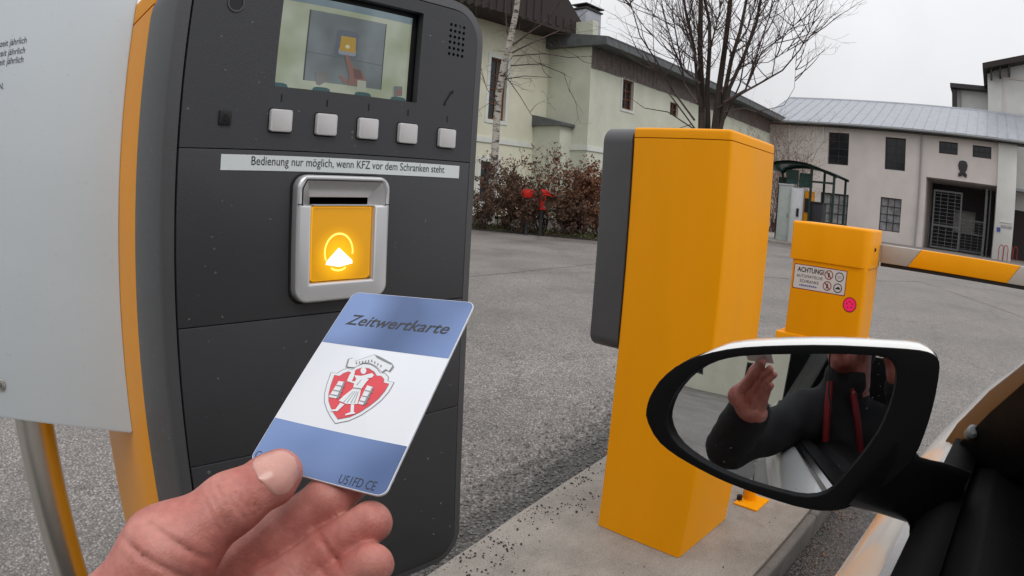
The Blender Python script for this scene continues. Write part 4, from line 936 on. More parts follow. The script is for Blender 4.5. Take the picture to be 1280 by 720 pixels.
    ring = lambda t0, t1, ri, ro: [(ca+ro*math.cos(rad(x)), cb+ro*1.12*math.sin(rad(x))) for x in np.linspace(t0, t1, 22)]+[(ca+ri*math.cos(rad(x)), cb+ri*1.12*math.sin(rad(x))) for x in np.linspace(t1, t0, 22)]
    obj('light_ring', plate(F, ring(-8, 205, R_*.90, R_), k+.0001, k+.0001), MATS['ringlight'], fp)
    obj('light_ring', plate(F, ring(238, 302, R_*.90, R_), k+.0001, k+.0001), MATS['ringlight'], fp)
    tri = [F.px(*p, k) for p in ((407, 331), (408, 327), (423.5, 309.5), (440, 325), (440.5, 329), (424, 333.5))]
    obj('light_arrow', plate(F, tri, k+.0002, k+.0002), MATS['trilight'], fp)
    # ---- rain beads
    sp = []
    for _ in range(150):
        r = rnd.uniform(.0006, .0019)*(1.25 if rnd.random() < .12 else .85); sp.append((rnd.uniform(.02, SH_W-.02), rnd.uniform(SH_Z0+.05, SH_Z1-.02), S, r, r*.5))
    o = domes(F, [s for s in sp if not (ra0-.003 < s[0] < ra1+.003 and rb0 < s[1] < rb1) and not (scr[0]-.003 < s[0] < scr[1]+.003 and scr[2]-.003 < s[1])]).obj('rain_beads', MATS['water'], t); o['kind'] = 'stuff'
    FL = Fr(F.p(0, 0, 0), -F.n, F.b, -F.a)
    sp = [(rnd.uniform(.01, SH_D-.005), rnd.uniform(SH_Z0+.05, SH_Z1-.05), 0, r_, r_*.5) for r_ in [rnd.uniform(.0005, .0013) for _ in range(320)]]
    o = domes(FL, sp).obj('rain_beads', MATS['water'], t); o['kind'] = 'stuff'
    return t
def screen_mat(name, lo, hi):
    """Backlit display picture: one colour pair, mottled, behind shiny glass."""
    m, t, b = nt(name)
    g = N(t, 'ShaderNodeTexCoord'); nz = N(t, 'ShaderNodeTexNoise', i_Scale=22.0, i_Detail=2.0); t.links.new(g.outputs['Object'], nz.inputs['Vector'])
    r = N(t, 'ShaderNodeMapRange'); r.inputs['From Min'].default_value = 0.35; r.inputs['From Max'].default_value = 0.65; t.links.new(nz.outputs[0], r.inputs['Value'])
    mixn = N(t, 'ShaderNodeMix', data_type='RGBA'); mixn.inputs[6].default_value = (*lo, 1); mixn.inputs[7].default_value = (*hi, 1)
    t.links.new(r.outputs[0], mixn.inputs['Factor']); t.links.new(mixn.outputs[2], b.inputs['Emission Color'])
    b.inputs['Base Color'].default_value = (0.01, 0.01, 0.012, 1); b.inputs['Emission Strength'].default_value = 0.62; b.inputs['Roughness'].default_value = 0.12
    return m
def flap_glow(ca, cb, F):
    """Amber plastic lit from behind by a lamp under the arrow."""
    m, t, b = nt('flap_lamp')
    g = N(t, 'ShaderNodeNewGeometry'); sub = N(t, 'ShaderNodeVectorMath', operation='DISTANCE'); sub.inputs[1].default_value = F.p(ca, cb-.004, .011)
    t.links.new(g.outputs['Position'], sub.inputs[0])
    r = N(t, 'ShaderNodeMapRange', interpolation_type='SMOOTHSTEP'); r.inputs['From Min'].default_value = 0.004; r.inputs['From Max'].default_value = 0.034; r.inputs['To Min'].default_value = 0.75; r.inputs['To Max'].default_value = 0.10
    t.links.new(sub.outputs['Value'], r.inputs['Value'])
    b.inputs['Base Color'].default_value = (0.82, 0.36, 0.006, 1); b.inputs['Emission Color'].default_value = (1.0, 0.52, 0.0, 1)
    t.links.new(r.outputs[0], b.inputs['Emission Strength']); b.inputs['Roughness'].default_value = 0.3
    return m
def bevel_front(o, F, c, w):
    me = o.data; bm = bmesh.new(); bm.from_mesh(me); org = ORG[o.name]
    es = [e for e in bm.edges if len(e.link_faces) == 2 and e.calc_face_angle(0) > rad(40) and all(abs((v.co+org-F.p(0, 0, c)).dot(F.n)) < 1e-5 for v in e.verts)]
    bmesh.ops.bevel(bm, geom=es, offset=w, segments=4, profile=0.5, affect='EDGES', clamp_overlap=True)
    bm.to_mesh(me); bm.free(); me.polygons.foreach_set('use_smooth', [True]*len(me.polygons)); me.set_sharp_from_angle(angle=rad(32))
KX, KY = 0.1475, 0.559
FK = Fr((KX, KY, 0), (1, 0, 0), (0, 0, 1), (0, -1, 0))
terminal('ticket terminal facing the car, with screen, five buttons and lit reader', FK, True)
# second terminal serves the other lane: it faces away, its yellow column towards us
FK2 = Fr((2.0775, 1.107+SH_D, 0), (-1, 0, 0), (0, 0, 1), (0, 1, 0))
terminal('tall yellow terminal seen from behind, its grey shell facing left', FK2, False)

# ------------------------------------------------------------------ white notice board on a steel pole, far left
DS = 0.80
SP = atd(148, 300, DS); sdir = Vector((math.cos(rad(43-78.5)), math.sin(rad(43-78.5)), 0))   # along the board towards its right edge
FN = Fr((SP.x, SP.y, 0), sdir, (0, 0, 1), None); FN.n = Vector((-sdir.y, sdir.x, 0))
if FN.n.dot(Vector((SP.x, SP.y, 0))) > 0: FN.n = -FN.n
zb0 = FN.px(165, 541.5)[1]
nb_ = thing('notice_board', 'white notice board with lines of small black text, far left', 'sign', (SP.x, SP.y, zb0))
obj('board', plate(FN, rr(-.80, 0.0, zb0, zb0+.95, .004, 3), -.004, 0.0, bevel=.0012), MATS['signwhite'], nb_)
for (px, py), s in zip(((33.5, 53.5), (31.5, 66), (29.5, 77.5)), ('zeit jährlich', 'zeit jährlich', 'zeit jährlich')):
    a, b = FN.px(px, py); obj('lettering', text_mesh(s, .0125, FN.mat(a, b, .0006), align='RIGHT', sx=.86), MATS['ink'], nb_)
a, b = FN.px(5, 111); obj('lettering', text_mesh('N.', .0125, FN.mat(a, b, .0006), align='RIGHT', sx=.9), MATS['ink'], nb_)
a, b = FN.px(2, 480); obj('bolt', plate(FN, circ(a, b, .0085, 16), 0, .004, bevel=.0015), MATS['steel'], nb_); obj('bolt', plate(FN, circ(a, b, .0035, 6), .004, .006), MATS['gutter'], nb_)
sp = [(rnd.uniform(-.30, -.004), rnd.uniform(zb0+.004, zb0+.75), 0, r_, r_*.5) for r_ in [rnd.uniform(.0006, .0022) for _ in range(330)]]
o = domes(FN, sp).obj('rain_beads', MATS['water'], nb_); o['kind'] = 'stuff'
pc = FN.px(46, 528, -.05); pp = FN.p(pc[0], 0, -.043)
m = MB(); m.tube([(pp.x, pp.y, gz), (pp.x, pp.y, zb0+.9)], .032, 40); m.obj('sign_pole', MATS['steel'], origin=(pp.x, pp.y, gz), label='round brushed steel pole below the white notice board', cat='pole')

# ------------------------------------------------------------------ barrier with boom
XB = 2.80
FBb = Fr((XB, 0, 0), (0, -1, 0), (0, 0, 1), (-1, 0, 0))
l0, l1 = FBb.px(991, 277)[0], FBb.px(1090, 290)[0]
ltop = FBb.px(1040, 284)[1]; lbot = (FBb.px(988, 321)[1]+FBb.px(1085, 338)[1])/2
ltop = min(ltop+.012, 1.115)
bar = thing('barrier', 'orange-yellow automatic barrier with striped boom across the lane', 'barrier', (XB+.17, -(l0+l1)/2, 0))
FPl = Fr((XB, 0, 0), (0, -1, 0), (1, 0, 0), (0, 0, 1))
obj('housing', plate(FPl, rr(l0+.012, l1-.006, .006, .30, .018, 5), 0.0, lbot+.01), MATS['yellow'], bar)
obj('housing_lid', plate(FPl, rr(l0, l1+.001, 0, .315, [.012, .045, .045, .012], 8), lbot, ltop, bevel=.014, seg=4), MATS['yellow'], bar)
obj('base_flange', plate(FPl, rr(l0-.028, l1-.001, .001, .306, .010, 3), 0.0, .605, bevel=.006), MATS['yellow'], bar, label='wider foot of the barrier housing')
a, b = FBb.px(1103, 315)
m = MB(); pk = Vector((XB+.11, -l1-.003, b)); m.tube([pk, pk+Vector((0, -.004, 0))], .008, 12); m.obj('lock', MATS['gapblack'], bar)
# sticker
q = [FBb.px(*p, -.006) for p in ((993.5, 329), (1059.5, 338.5), (991, 359.5))]
sa0, sa1, sb1, sb0 = q[0][0], q[1][0], (q[0][1]+FBb.px(1059.5, 338.5, -.006)[1])/2, q[2][1]
cs_ = -.006
st_ = obj('sticker', plate(FBb, rr(sa0, sa1, sb0, sb1, .004, 3), cs_, cs_+.0006), MATS['stickerred'], bar, label='white ACHTUNG warning sticker with four round symbols')
obj('sticker_face', plate(FBb, rr(sa0+.0035, sa1-.0035, sb0+.0035, sb1-.0035, .003, 3), cs_+.0009, cs_+.0009), MATS['stickerwhite'], st_)
sw, shh = sa1-sa0, sb1-sb0
def stext(s, fa_, fb_, size, wf, mt='ink', bold=0):
    tm = text_mesh(s, size*shh, FBb.mat(0, 0, 0)); w0 = max((FBb.inv(v.co)[0] for v in tm.vertices))-min((FBb.inv(v.co)[0] for v in tm.vertices)); bpy.data.meshes.remove(tm)
    obj('lettering', text_mesh(s, size*shh, FBb.mat(sa0+fa_*sw, sb0+fb_*shh, cs_+.0013), sx=wf*sw/w0, bold=bold), MATS[mt], st_)
stext('ACHTUNG!', .07, .70, .27, .50, 'greyink', .0008); stext('AUTOMATISCHE', .06, .48, .17, .50); stext('SCHRANKE', .13, .28, .17, .36)
for k_ in range(9): obj('fine_print', plate(FBb, rect(sa0+(.13+.038*k_)*sw, sa0+(.155+.038*k_)*sw, sb0+.13*shh, sb0+(.185+.02*(k_ % 2))*shh), cs_+.0013, cs_+.0013), MATS['stickerblue'], st_)
for k, (u_, v_) in enumerate(((.665, .73), (.865, .71), (.655, .29), (.855, .27))):
    ca, cb = sa0+u_*sw, sb0+v_*shh; R_ = .19*shh
    obj('symbol_ring', plate(FBb, circ(ca, cb, R_, 24), cs_+.0012, cs_+.0012, holes=[circ(ca, cb, R_*.80, 24)]), MATS['stickerred'] if k in (0, 2) else MATS['greyink'], st_)
    if k in (0, 2):
        obj('symbol_bar', plate(FBb, [(ca-R_*.65, cb+R_*.5), (ca-R_*.5, cb+R_*.65), (ca+R_*.65, cb-R_*.5), (ca+R_*.5, cb-R_*.65)], cs_+.0016, cs_+.0016), MATS['stickerred'], st_)
        obj('symbol_figure', plate(FBb, [(ca-R_*.12, cb-R_*.55), (ca+R_*.12, cb-R_*.55), (ca+R_*.22, cb), (ca+R_*.12, cb+R_*.5), (ca-R_*.12, cb+R_*.5), (ca-R_*.22, cb)], cs_+.0014, cs_+.0014), MATS['ink'], st_)
    elif k == 3:
        obj('symbol_figure', plate(FBb, [(ca-R_*.6, cb-R_*.25), (ca+R_*.6, cb-R_*.25), (ca+R_*.55, cb+.02*R_), (ca+R_*.1, cb+R_*.35), (ca-R_*.3, cb+R_*.1)], cs_+.0014, cs_+.0014), MATS['ink'], st_)
    else:
        for d_ in (-.28, .05): obj('symbol_figure', plate(FBb, rect(ca-R_*.45, ca+R_*.45, cb+R_*d_, cb+R_*(d_+.16)), cs_+.0014, cs_+.0014), MATS['pipegrey'], st_)
ca, cb = FBb.px(1062, 381, -.006); obj('round_sticker', plate(FBb, circ(ca, cb, .0335, 28), cs_, cs_+.0008), MATS['stickerred'], bar); obj('round_sticker', plate(FBb, circ(ca, cb, .0285, 28), cs_+.001, cs_+.0016), MATS['pink'], bar, label='pink round sticker')
for k in range(5):
    an = k*1.2566+.4; obj('round_sticker_mark', plate(FBb, circ(ca+.014*math.cos(an), cb+.014*math.sin(an), .004, 8), cs_+.0018, cs_+.0018), MATS['stickerred'], bar)
# boom: slanted stripes along an aluminium bar, black rubber edge below
xb = XB+.235
FBm = Fr((xb, 0, 0), (0, -1, 0), (0, 0, 1), (-1, 0, 0))
z1 = FBm.px(1190, 318.5)[1]; z0 = FBm.px(1190, 342.5)[1]
ax0 = l1+.012
stripes = [(FBm.px(1152, 311)[0], FBm.px(1135, 328)[0]), (FBm.px(1276, 333)[0], FBm.px(1252, 352)[0])]
w_ = stripes[1][0]-stripes[0][0]; sl_ = stripes[0][1]-stripes[0][0]
cuts = [(ax0, ax0)]+[(stripes[0][0]+i*w_, stripes[0][0]+i*w_+sl_) for i in range(0, 6)]
boom = obj('boom', plate(FBm, rect(ax0-.06, cuts[-1][0], z0+.004, z1-.004), -.05, -.004), MATS['boomwhite'], bar)
for i in range(len(cuts)-1):
    (t0, bo0), (t1_, bo1) = cuts[i], cuts[i+1]
    obj('stripe', plate(FBm, [(bo0, z0), (bo1-.0006, z0), (t1_-.0006, z1), (t0, z1)], -.052, 0, bevel=.004), MATS['boomwhite' if i % 2 == 0 else 'yellow'], boom)
m = MB(); m.fbox(FBm, ax0, cuts[-1][0], z0-.017, z0-.0008, -.04, -.01); m.obj('rubber_edge', MATS['rubber'], boom, bevel=.004)
# low yellow guard post on a base plate, mostly hidden by the car mirror
gp = atz(936, 630, 0.0)
t = thing('guard_post', 'low yellow post on a bolted base plate below the car mirror', 'post', (gp.x+.03, gp.y, 0))
pq = [atz(*p, .008) for p in ((917, 628), (946, 638), (962, 624), (933, 615))]
obj('base_plate', plate(FZ, [(p.x, p.y) for p in pq], 0.001, .008, bevel=.002), MATS['yellow'], t)
cx = sum(p.x for p in pq)/4; cy = sum(p.y for p in pq)/4
m = MB(); m.tube([(cx+.02, cy+.02, .0085), (cx+.02, cy+.02, .36)], .028, 20); m.obj('post', MATS['yellow'], t)
bp = atz(924, 624, .01); m = MB(); m.tube([bp, bp+Vector((0, 0, .018))], .012, 6); m.obj('bolt', MATS['gapblack'], t)
bp = atz(930, 618, .01); m = MB(); m.tube([bp, bp+Vector((0, 0, .03))], .005, 6); m.obj('bolt', MATS['gapblack'], t)
# ================================================================== CARD
CN = Vector((-0.52276388, -0.20678691, 0.82701699)); CR = Vector((0.4148485, -0.90922141, 0.03488771)); CU = Vector((0.74472723, 0.36132479, 0.56109335)); CC = Vector((0.11942614, 0.17860813, 1.08206788))
CR = (CR-CN*CR.dot(CN)).normalized(); CU = CN.cross(CR)
FCd = Fr(CC, CR, CU, CN)
card = thing('parking_card', 'blue and white plastic parking card held between thumb and fingers', 'card', CC)
cw, chh, th_ = .054, .0856, .0008
obj('card_body', plate(FCd, rr(-cw/2, cw/2, -chh/2, chh/2, .0032, 6), -th_, 0, bevel=.00012), MATS['cardwhite'], card)
e = .00006
def cpx(x, y): return FCd.px(x, y)
u1 = (cpx(402, 428)[1]+cpx(558, 447)[1])/2; u2 = (cpx(340, 522)[1]+cpx(504, 556)[1])/2
i_ = .00025
obj('blue_field', plate(FCd, rr(-cw/2+i_, cw/2-i_, u1, chh/2-i_, [0, 0, .003, .003], 6), e, e), MATS['cardblue'], card)
obj('blue_field', plate(FCd, rr(-cw/2+i_, cw/2-i_, -chh/2+i_, u2, [.003, .003, 0, 0], 6), e, e), MATS['cardblue'], card)
def ctext(s, p0, p1, size, mt, shear=0, bold=0):
    a0, b0 = cpx(*p0); a1, b1 = cpx(*p1); ang = math.atan2(b1-b0, a1-a0)*.5; want = math.hypot(a1-a0, b1-b0)
    tm = text_mesh(s, size, Matrix.Identity(4), shear=shear, bold=bold); w0 = max(v.co.x for v in tm.vertices)-min(v.co.x for v in tm.vertices); bpy.data.meshes.remove(tm)
    obj('lettering', text_mesh(s, size, FCd.mat(a0, (b0+b1)/2-(b1-b0)*.25, 2*e, ang), shear=shear, bold=bold, sx=want/w0), MATS[mt], card)
ctext('Zeitwertkarte', (431, 406), (560, 417), .0078, 'greyink', .28, .00010)
ctext('U51FD CE', (421, 604), (467, 613), .0048, 'ink', .05, .0)
ctext('C', (317, 571), (323, 573), .0042, 'ink')
def zc(pts, k=6.543, ox=380, oy=430): return [cpx(ox+x/k, oy+y/k) for x, y in pts]
shield = [(220, 232), (270, 240), (310, 213), (355, 198), (395, 212), (432, 178), (490, 160), (550, 168), (600, 200), (625, 238), (665, 240), (695, 270), (690, 303), (742, 315), (700, 390), (640, 460), (560, 525), (470, 585), (370, 632), (255, 655), (215, 600), (185, 540), (165, 480), (166, 410), (185, 330)]
def sc_(pts, c, f): return [(c[0]+(x-c[0])*f, c[1]+(y-c[1])*f) for x, y in pts]
emb = obj('emblem', plate(FCd, zc(shield), 2*e, 2*e), MATS['cardgrey'], card, label='red shield emblem with a white figure')
cen = (430, 410)
def ep(name, pts, mt, lay): return obj(name, plate(FCd, zc(pts), e*lay, e*lay), MATS[mt], emb)
ep('shield_border', sc_(shield, cen, .975), 'cardprintwhite', 3)
ep('shield_edge', sc_(shield, cen, .865), 'cardgrey', 4)
ep('shield_field', sc_(shield, cen, .85), 'cardred', 5)
ban = [(342, 192), (360, 128), (400, 116), (412, 148), (480, 122), (578, 90), (620, 106), (722, 162), (738, 190), (705, 232), (682, 214), (645, 238), (600, 190), (540, 160), (480, 158), (405, 200)]
ep('crown_outline', ban, 'cardgrey', 5.5); ep('crown', sc_(ban, (550, 155), .93), 'cardprintwhite', 6.2)
for i in range(9): x = 425+i*25; y = 158-i*4 if i < 5 else 140+(i-5)*14; ep('crown_window', [(x, y+14), (x+11, y+14), (x+13, y-6), (x+3, y-6)], 'cardgrey', 7)
ep('crown_roof', [(580, 93), (610, 104), (720, 163), (712, 176), (600, 122)], 'cardgrey', 7)
W_ = 'cardprintwhite'
ep('figure', circ(490, 225, 24, 14, 28), W_, 8)
ep('figure', [(415, 262), (470, 268), (560, 245), (576, 262), (560, 282), (470, 296), (430, 292)], W_, 8)
ep('figure', [(355, 310), (375, 262), (400, 225), (420, 232), (412, 275), (395, 312), (430, 312), (415, 330)], W_, 8)
ep('figure', [(430, 295), (500, 285), (535, 295), (505, 330), (470, 380), (405, 372), (412, 335)], W_, 8.4)
ep('figure', [(405, 372), (470, 378), (462, 420), (440, 498), (350, 498), (288, 470), (330, 430)], W_, 8.2)
for x0_, x1_ in ((405, 320), (420, 352), (436, 385), (448, 412)): ep('figure_fold', [(x0_, 395), (x0_+5, 395), (x1_+6, 490), (x1_, 490)], 'cardgrey', 9)
ep('figure', [(300, 488), (335, 500), (278, 556), (215, 556), (225, 545), (262, 540)], W_, 8)
ep('figure', [(388, 500), (415, 500), (410, 558), (425, 575), (340, 592), (342, 580), (384, 563)], W_, 8)
ep('figure_belt', [(408, 362), (472, 370), (471, 380), (406, 372)], 'cardgrey', 9)
ep('figure_arm', [(470, 300), (476, 298), (440, 345), (432, 343)], 'cardgrey', 9)
for tb_ in ([(288, 310), (342, 318), (285, 455), (205, 440)], [(520, 345), (575, 362), (502, 508), (445, 495)]):
    ep('tub', tb_, W_, 8)
    (ax, ay), (bx, by), (cx_, cy_), (dx, dy) = tb_
    ep('tub_shade', [(bx-14, by), (bx, by), (cx_, cy_), (cx_-18, cy_-2)], 'cardgrey', 9)
    for f_ in (.25, .55, .82): ep('tub_hoop', [(ax+(dx-ax)*f_, ay+(dy-ay)*f_), (bx+(cx_-bx)*f_+8, by+(cy_-by)*f_), (bx+(cx_-bx)*f_+8, by+(cy_-by)*f_+9), (ax+(dx-ax)*f_, ay+(dy-ay)*f_+8)], 'cardgrey', 9.5)

# ================================================================== PERSON: hand holding the card, the rest of the driver behind the camera
def seg_d(P, a, b, ra, rb, sq=None):
    a, b = np.array(a), np.array(b); ab = b-a; t = np.clip(((P-a)@ab)/(ab@ab), 0, 1)
    d = P-a-t[..., None]*ab
    if sq is not None:                                   # flatten along a direction
        s, k = np.array(sq[0]), sq[1]; d = d+s*((d@s)*(k-1))[..., None]
    return np.sqrt((d*d).sum(-1)) - (ra+(rb-ra)*t)
def chain(P, pts, rs, k=.003):
    d = None
    for i in range(len(pts)-1):
        s = seg_d(P, pts[i], pts[i+1], rs[i], rs[i+1]); d = s if d is None else smin(d, s, k)
    return d
def smin(a, b, k):
    h = np.clip(.5+.5*(b-a)/k, 0, 1); return b*(1-h)+a*h-k*h*(1-h)
def surface(fn, lo, hi, res):
    """Surface nets: mesh of the zero level of fn on a grid."""
    lo = np.array(lo); n = np.ceil((np.array(hi)-lo)/res).astype(int)+1
    ax = [lo[i]+np.arange(n[i])*res for i in range(3)]
    V = np.empty(n)
    for i in range(0, n[0], 16):
        G = np.stack(np.meshgrid(ax[0][i:i+16], ax[1], ax[2], indexing='ij'), -1); V[i:i+16] = fn(G)
    S = V < 0
    cells = np.zeros(n-1, int)
    for dx in (0, 1):
        for dy in (0, 1):
            for dz in (0, 1): cells += S[dx:n[0]-1+dx, dy:n[1]-1+dy, dz:n[2]-1+dz]
    act = (cells > 0) & (cells < 8); idx = -np.ones(n-1, int); ijk = np.argwhere(act); idx[act] = np.arange(len(ijk))
    acc = np.zeros((len(ijk), 3)); cnt = np.zeros(len(ijk))
    cor = [(a, b, c) for a in (0, 1) for b in (0, 1) for c in (0, 1)]
    for p in cor:
        for ax_ in range(3):
            if p[ax_]: continue
            q = list(p); q[ax_] = 1
            vp = V[tuple((ijk+p).T)]; vq = V[tuple((ijk+q).T)]; x = (vp < 0) != (vq < 0)
            t = np.where(x, vp/(vp-vq+1e-20), 0); pos = ijk+np.array(p, float); pos[:, ax_] += t
            acc[x] += pos[x]; cnt[x] += 1
    verts = lo+acc/np.maximum(cnt, 1)[:, None]*res
    faces = []
    for ax_ in range(3):
        b_, c_ = (ax_+1) % 3, (ax_+2) % 3
        sl0 = [slice(None)]*3; sl1 = [slice(None)]*3; sl0[ax_] = slice(0, n[ax_]-1); sl1[ax_] = slice(1, n[ax_])
        x = S[tuple(sl0)] != S[tuple(sl1)]; e_ = np.argwhere(x); e_ = e_[(e_[:, b_] > 0) & (e_[:, c_] > 0) & (e_[:, b_] < n[b_]-1) & (e_[:, c_] < n[c_]-1)]
        q = []
        for ob, oc in ((-1, -1), (0, -1), (0, 0), (-1, 0)):
            w = e_.copy(); w[:, b_] += ob; w[:, c_] += oc; q.append(idx[tuple(w.T)])
        q = np.stack(q, 1); flip = ~S[tuple(e_.T)]; q[flip] = q[flip][:, ::-1]; faces.append(q)
    return verts, np.concatenate(faces)
def net_mesh(parts, smooth_it=2, links=()):
    vs_, fs_ = [], []; n = 0
    for v, f in parts: vs_.append(v); fs_.append(f+n); n += len(v)
    me = bpy.data.meshes.new('m'); me.from_pydata(np.concatenate(vs_).tolist(), [], np.concatenate(fs_).tolist())
    bm = bmesh.new(); bm.from_mesh(me)
    offs = np.cumsum([0]+[len(v) for v, f in parts]); bm.faces.ensure_lookup_table()
    for pa, mid, pb, ia, ib in links:                 # upper arms hidden in the sleeves keep the body one surface
        def pick(p, k): return min((f for f in bm.faces if len(f.verts) == 4 and offs[k] <= f.verts[0].index < offs[k+1]), key=lambda f: (f.calc_center_median()-p).length)
        fa, fb = pick(pa, ia), pick(pb, ib); ra_ = list(fa.verts); rb_ = list(fb.verts)
        rb_ = min(([rb_[(i*s+k) % 4] for i in range(4)] for k in range(4) for s in (1, -1)), key=lambda q: sum((q[i].co-ra_[i].co).length for i in range(4)))
        bmesh.ops.delete(bm, geom=[fa, fb], context='FACES_ONLY')
        cen_ = sum((v.co for v in ra_), Vector())/4; prev = ra_
        for mp_ in list(mid)+[None]:
            cur = rb_ if mp_ is None else [bm.verts.new(mp_+(v.co-cen_).normalized()*.03) for v in ra_]
            for i in range(4): bm.faces.new((prev[i], prev[(i+1) % 4], cur[(i+1) % 4], cur[i]))
            prev = cur
        bm.verts.index_update(); bm.faces.ensure_lookup_table()
    for _ in range(smooth_it): bmesh.ops.smooth_vert(bm, verts=bm.verts[:], factor=.5, use_axis_x=True, use_axis_y=True, use_axis_z=True)
    bmesh.ops.recalc_face_normals(bm, faces=bm.faces[:]); bm.to_mesh(me); bm.free()
    me.polygons.foreach_set('use_smooth', [True]*len(me.polygons)); return me

def pd(px, py): d = ray(px, py); return (CC-CAM).dot(CN)/d.dot(CN), abs(d.dot(CN))
def front(px, py, r, e_=.0002): t, c = pd(px, py); return atd(px, py, t-(r+e_)/c)
def behind(px, py, r, e_=.001): t, c = pd(px, py); return atd(px, py, t+(r+e_)/c)
L3 = lambda v: tuple(v)
# thumb (tip to wrist)
tT = front(352, 588, .0078); tI = atd(287, 630, .1985); tM = atd(208, 692, .204); tC = atd(148, 800, .222)
tPad = front(338, 600, .0088)
# fingers
iT = behind(452, 590, .0074); iD = behind(412, 622, .0078, .0012); iP = behind(345, 672, .0086, .007); iM = atd(185, 795, .256)
mT = behind(464, 652, .0076, .0018); mD = atd(412, 688, .209); mP = atd(345, 738, .215); mM = atd(215, 865, .256)
rT = behind(466, 704, .0073, .0035); rD = atd(420, 735, .207); rP = atd(360, 785, .212); rM = atd(250, 920, .254)
pT = atd(452, 770, .207); pD = atd(415, 790, .208); pP = atd(370, 830, .212); pM = atd(290, 960, .240)
wr_ = atd(40, 980, .262); el_ = Vector((-.13, .20, .86))
lsh, rsh = Vector((-.32, -.01, .95)), Vector((-.43, -.40, .92))
def groove(P, c, axis, w, dep, R_):
    c = np.array(c); axis = np.array(axis); d = (P-c); s = d@axis; rr2 = (d*d).sum(-1)
    return dep*np.exp(-(s/w)**2)*np.exp(-(rr2/R_**2)**2)
ta = (tT-tI).normalized(); tb_ = (tI-tM).normalized()
viewI = (CAM-tI).normalized(); viewT = (CAM-tT).normalized()
def hand_fn(P):
    thumb = smin(chain(P, [L3(tT), L3(tPad), L3(tI)], [.0070, .0080, .0081], .002), chain(P, [L3(tI), L3(tM)], [.0087, .0115], .003), .006)
    thumb = smin(thumb, seg_d(P, L3(tM), L3(tC), .0132, .0165), .012)
    fi = chain(P, [L3(iT), L3(iD), L3(iP), L3(iM)], [.0064, .0073, .0083, .0112])
    fm = chain(P, [L3(mT), L3(mD), L3(mP), L3(mM)], [.0068, .0073, .0084, .0120])
    fr_ = chain(P, [L3(rT), L3(rD), L3(rP), L3(rM)], [.0066, .0070, .0080, .0115])
    fp_ = chain(P, [L3(pT), L3(pD), L3(pP), L3(pM)], [.0060, .0066, .0074, .010])
    palm = seg_d(P, L3(iM), L3(wr_), .0150, .0210)
    for q, r in ((mM, .0150), (rM, .0145), (pM, .0130)): palm = smin(palm, seg_d(P, L3(q), L3(wr_), r, .020), .012)
    palm = smin(palm, seg_d(P, L3(iM), L3(pM), .0150, .0125), .010)
    palm = smin(palm, seg_d(P, L3(tC), L3(wr_), .020, .021), .015)
    web = seg_d(P, L3(tM+(iM-tM)*.2), L3(iM), .0095, .0125)
    palm = smin(palm, web, .014)
    d = smin(palm, thumb, .012)
    kk = .0016; d = smin(smin(smin(palm, fi, .006), smin(palm, fm, .004), kk), smin(smin(smin(palm, fr_, .004), smin(palm, fp_, .004), kk), d, kk), kk)
    d = smin(d, seg_d(P, L3(wr_), L3(wr_.lerp(el_, .75)), .0225, .034), .02)
    # joint creases: thumb knuckle folds, finger joints, folds at the thumb root
    for o_ in (-.0062, -.0036, -.0014, .0010, .0034, .0060): d = d+groove(P, L3(tI+ta*o_+viewI*.010), L3((ta+viewI.cross(ta)*.15*(1 if o_ > 0 else -1)).normalized()), .00050, .00105, .0085)
    d = d+groove(P, L3(tI.lerp(tM, .75)+viewI*.012), L3((tb_+viewI.cross(tb_)*.4).normalized()), .0008, .0014, .012)
    d = d+groove(P, L3(tI.lerp(tM, 1.1)+viewI*.012), L3((tb_+viewI.cross(tb_)*.5).normalized()), .0009, .0015, .013)
    for a_, b_ in ((mD, mP), (rD, rP)):
        ax_ = (a_-b_).normalized(); d = d+groove(P, L3(a_+(CAM-a_).normalized()*.007), L3(ax_), .0007, .0012, .010)
    # nail bed: shallow hollow round the nail root
    nb2 = tT+viewT*.0065+ta*.0005
    return d
pts_ = [tT, tI, tM, tC, iT, iM, mT, mM, rT, rM, pT, pM, wr_]
lo = [min(p[i] for p in pts_)-.03 for i in range(3)]; hi = [max(p[i] for p in pts_)+.03 for i in range(3)]
hand = surface(hand_fn, lo, hi, .00105)
# right hand, wrapped over a compact camera just behind the viewpoint
cx_, cu_, cf_ = CROT @ Vector((1, 0, 0)), CROT @ Vector((0, 1, 0)), CROT @ Vector((0, 0, -1))
kb = CAM-cf_*.055
def K(a, b, c): return kb+cx_*a+cu_*b+cf_*c
rwr = K(.085, -.085, -.075); relb = Vector((-.26, -.34, .80))
def rhand_fn(P):
    palm = seg_d(P, L3(K(.062, .010, -.020)), L3(rwr), .020, .022)
    palm = smin(palm, seg_d(P, L3(K(.060, .032, -.010)), L3(K(.066, -.035, -.012)), .015, .014), .012)
    d = palm
    for i, (yy, ln) in enumerate(((.052, .058), (.046, .052), (.028, .040), (.008, .034))):
        kn = K(.066, yy-.006, .004); md = K(.052, yy+.008, .030); tp_ = K(.052-ln*.7, yy+.012, .034)
        d = np.minimum(d, smin(palm, chain(P, [L3(K(.066, yy-.012, -.02)), L3(kn), L3(md), L3(tp_)], [.0105, .0098, .0088, .0074]), .006))
    th2 = chain(P, [L3(rwr.lerp(K(.06, 0, -.02), .6)), L3(K(.045, -.012, -.034)), L3(K(.012, .006, -.034))], [.014, .0105, .0085])
    d = np.minimum(d, smin(palm, th2, .008))
    return smin(d, seg_d(P, L3(rwr), L3(rwr.lerp(relb, .5)), .023, .032), .02)
pts_ = [K(.09, .09, .05), K(-.02, -.06, -.06), rwr, K(.1, -.1, -.1)]
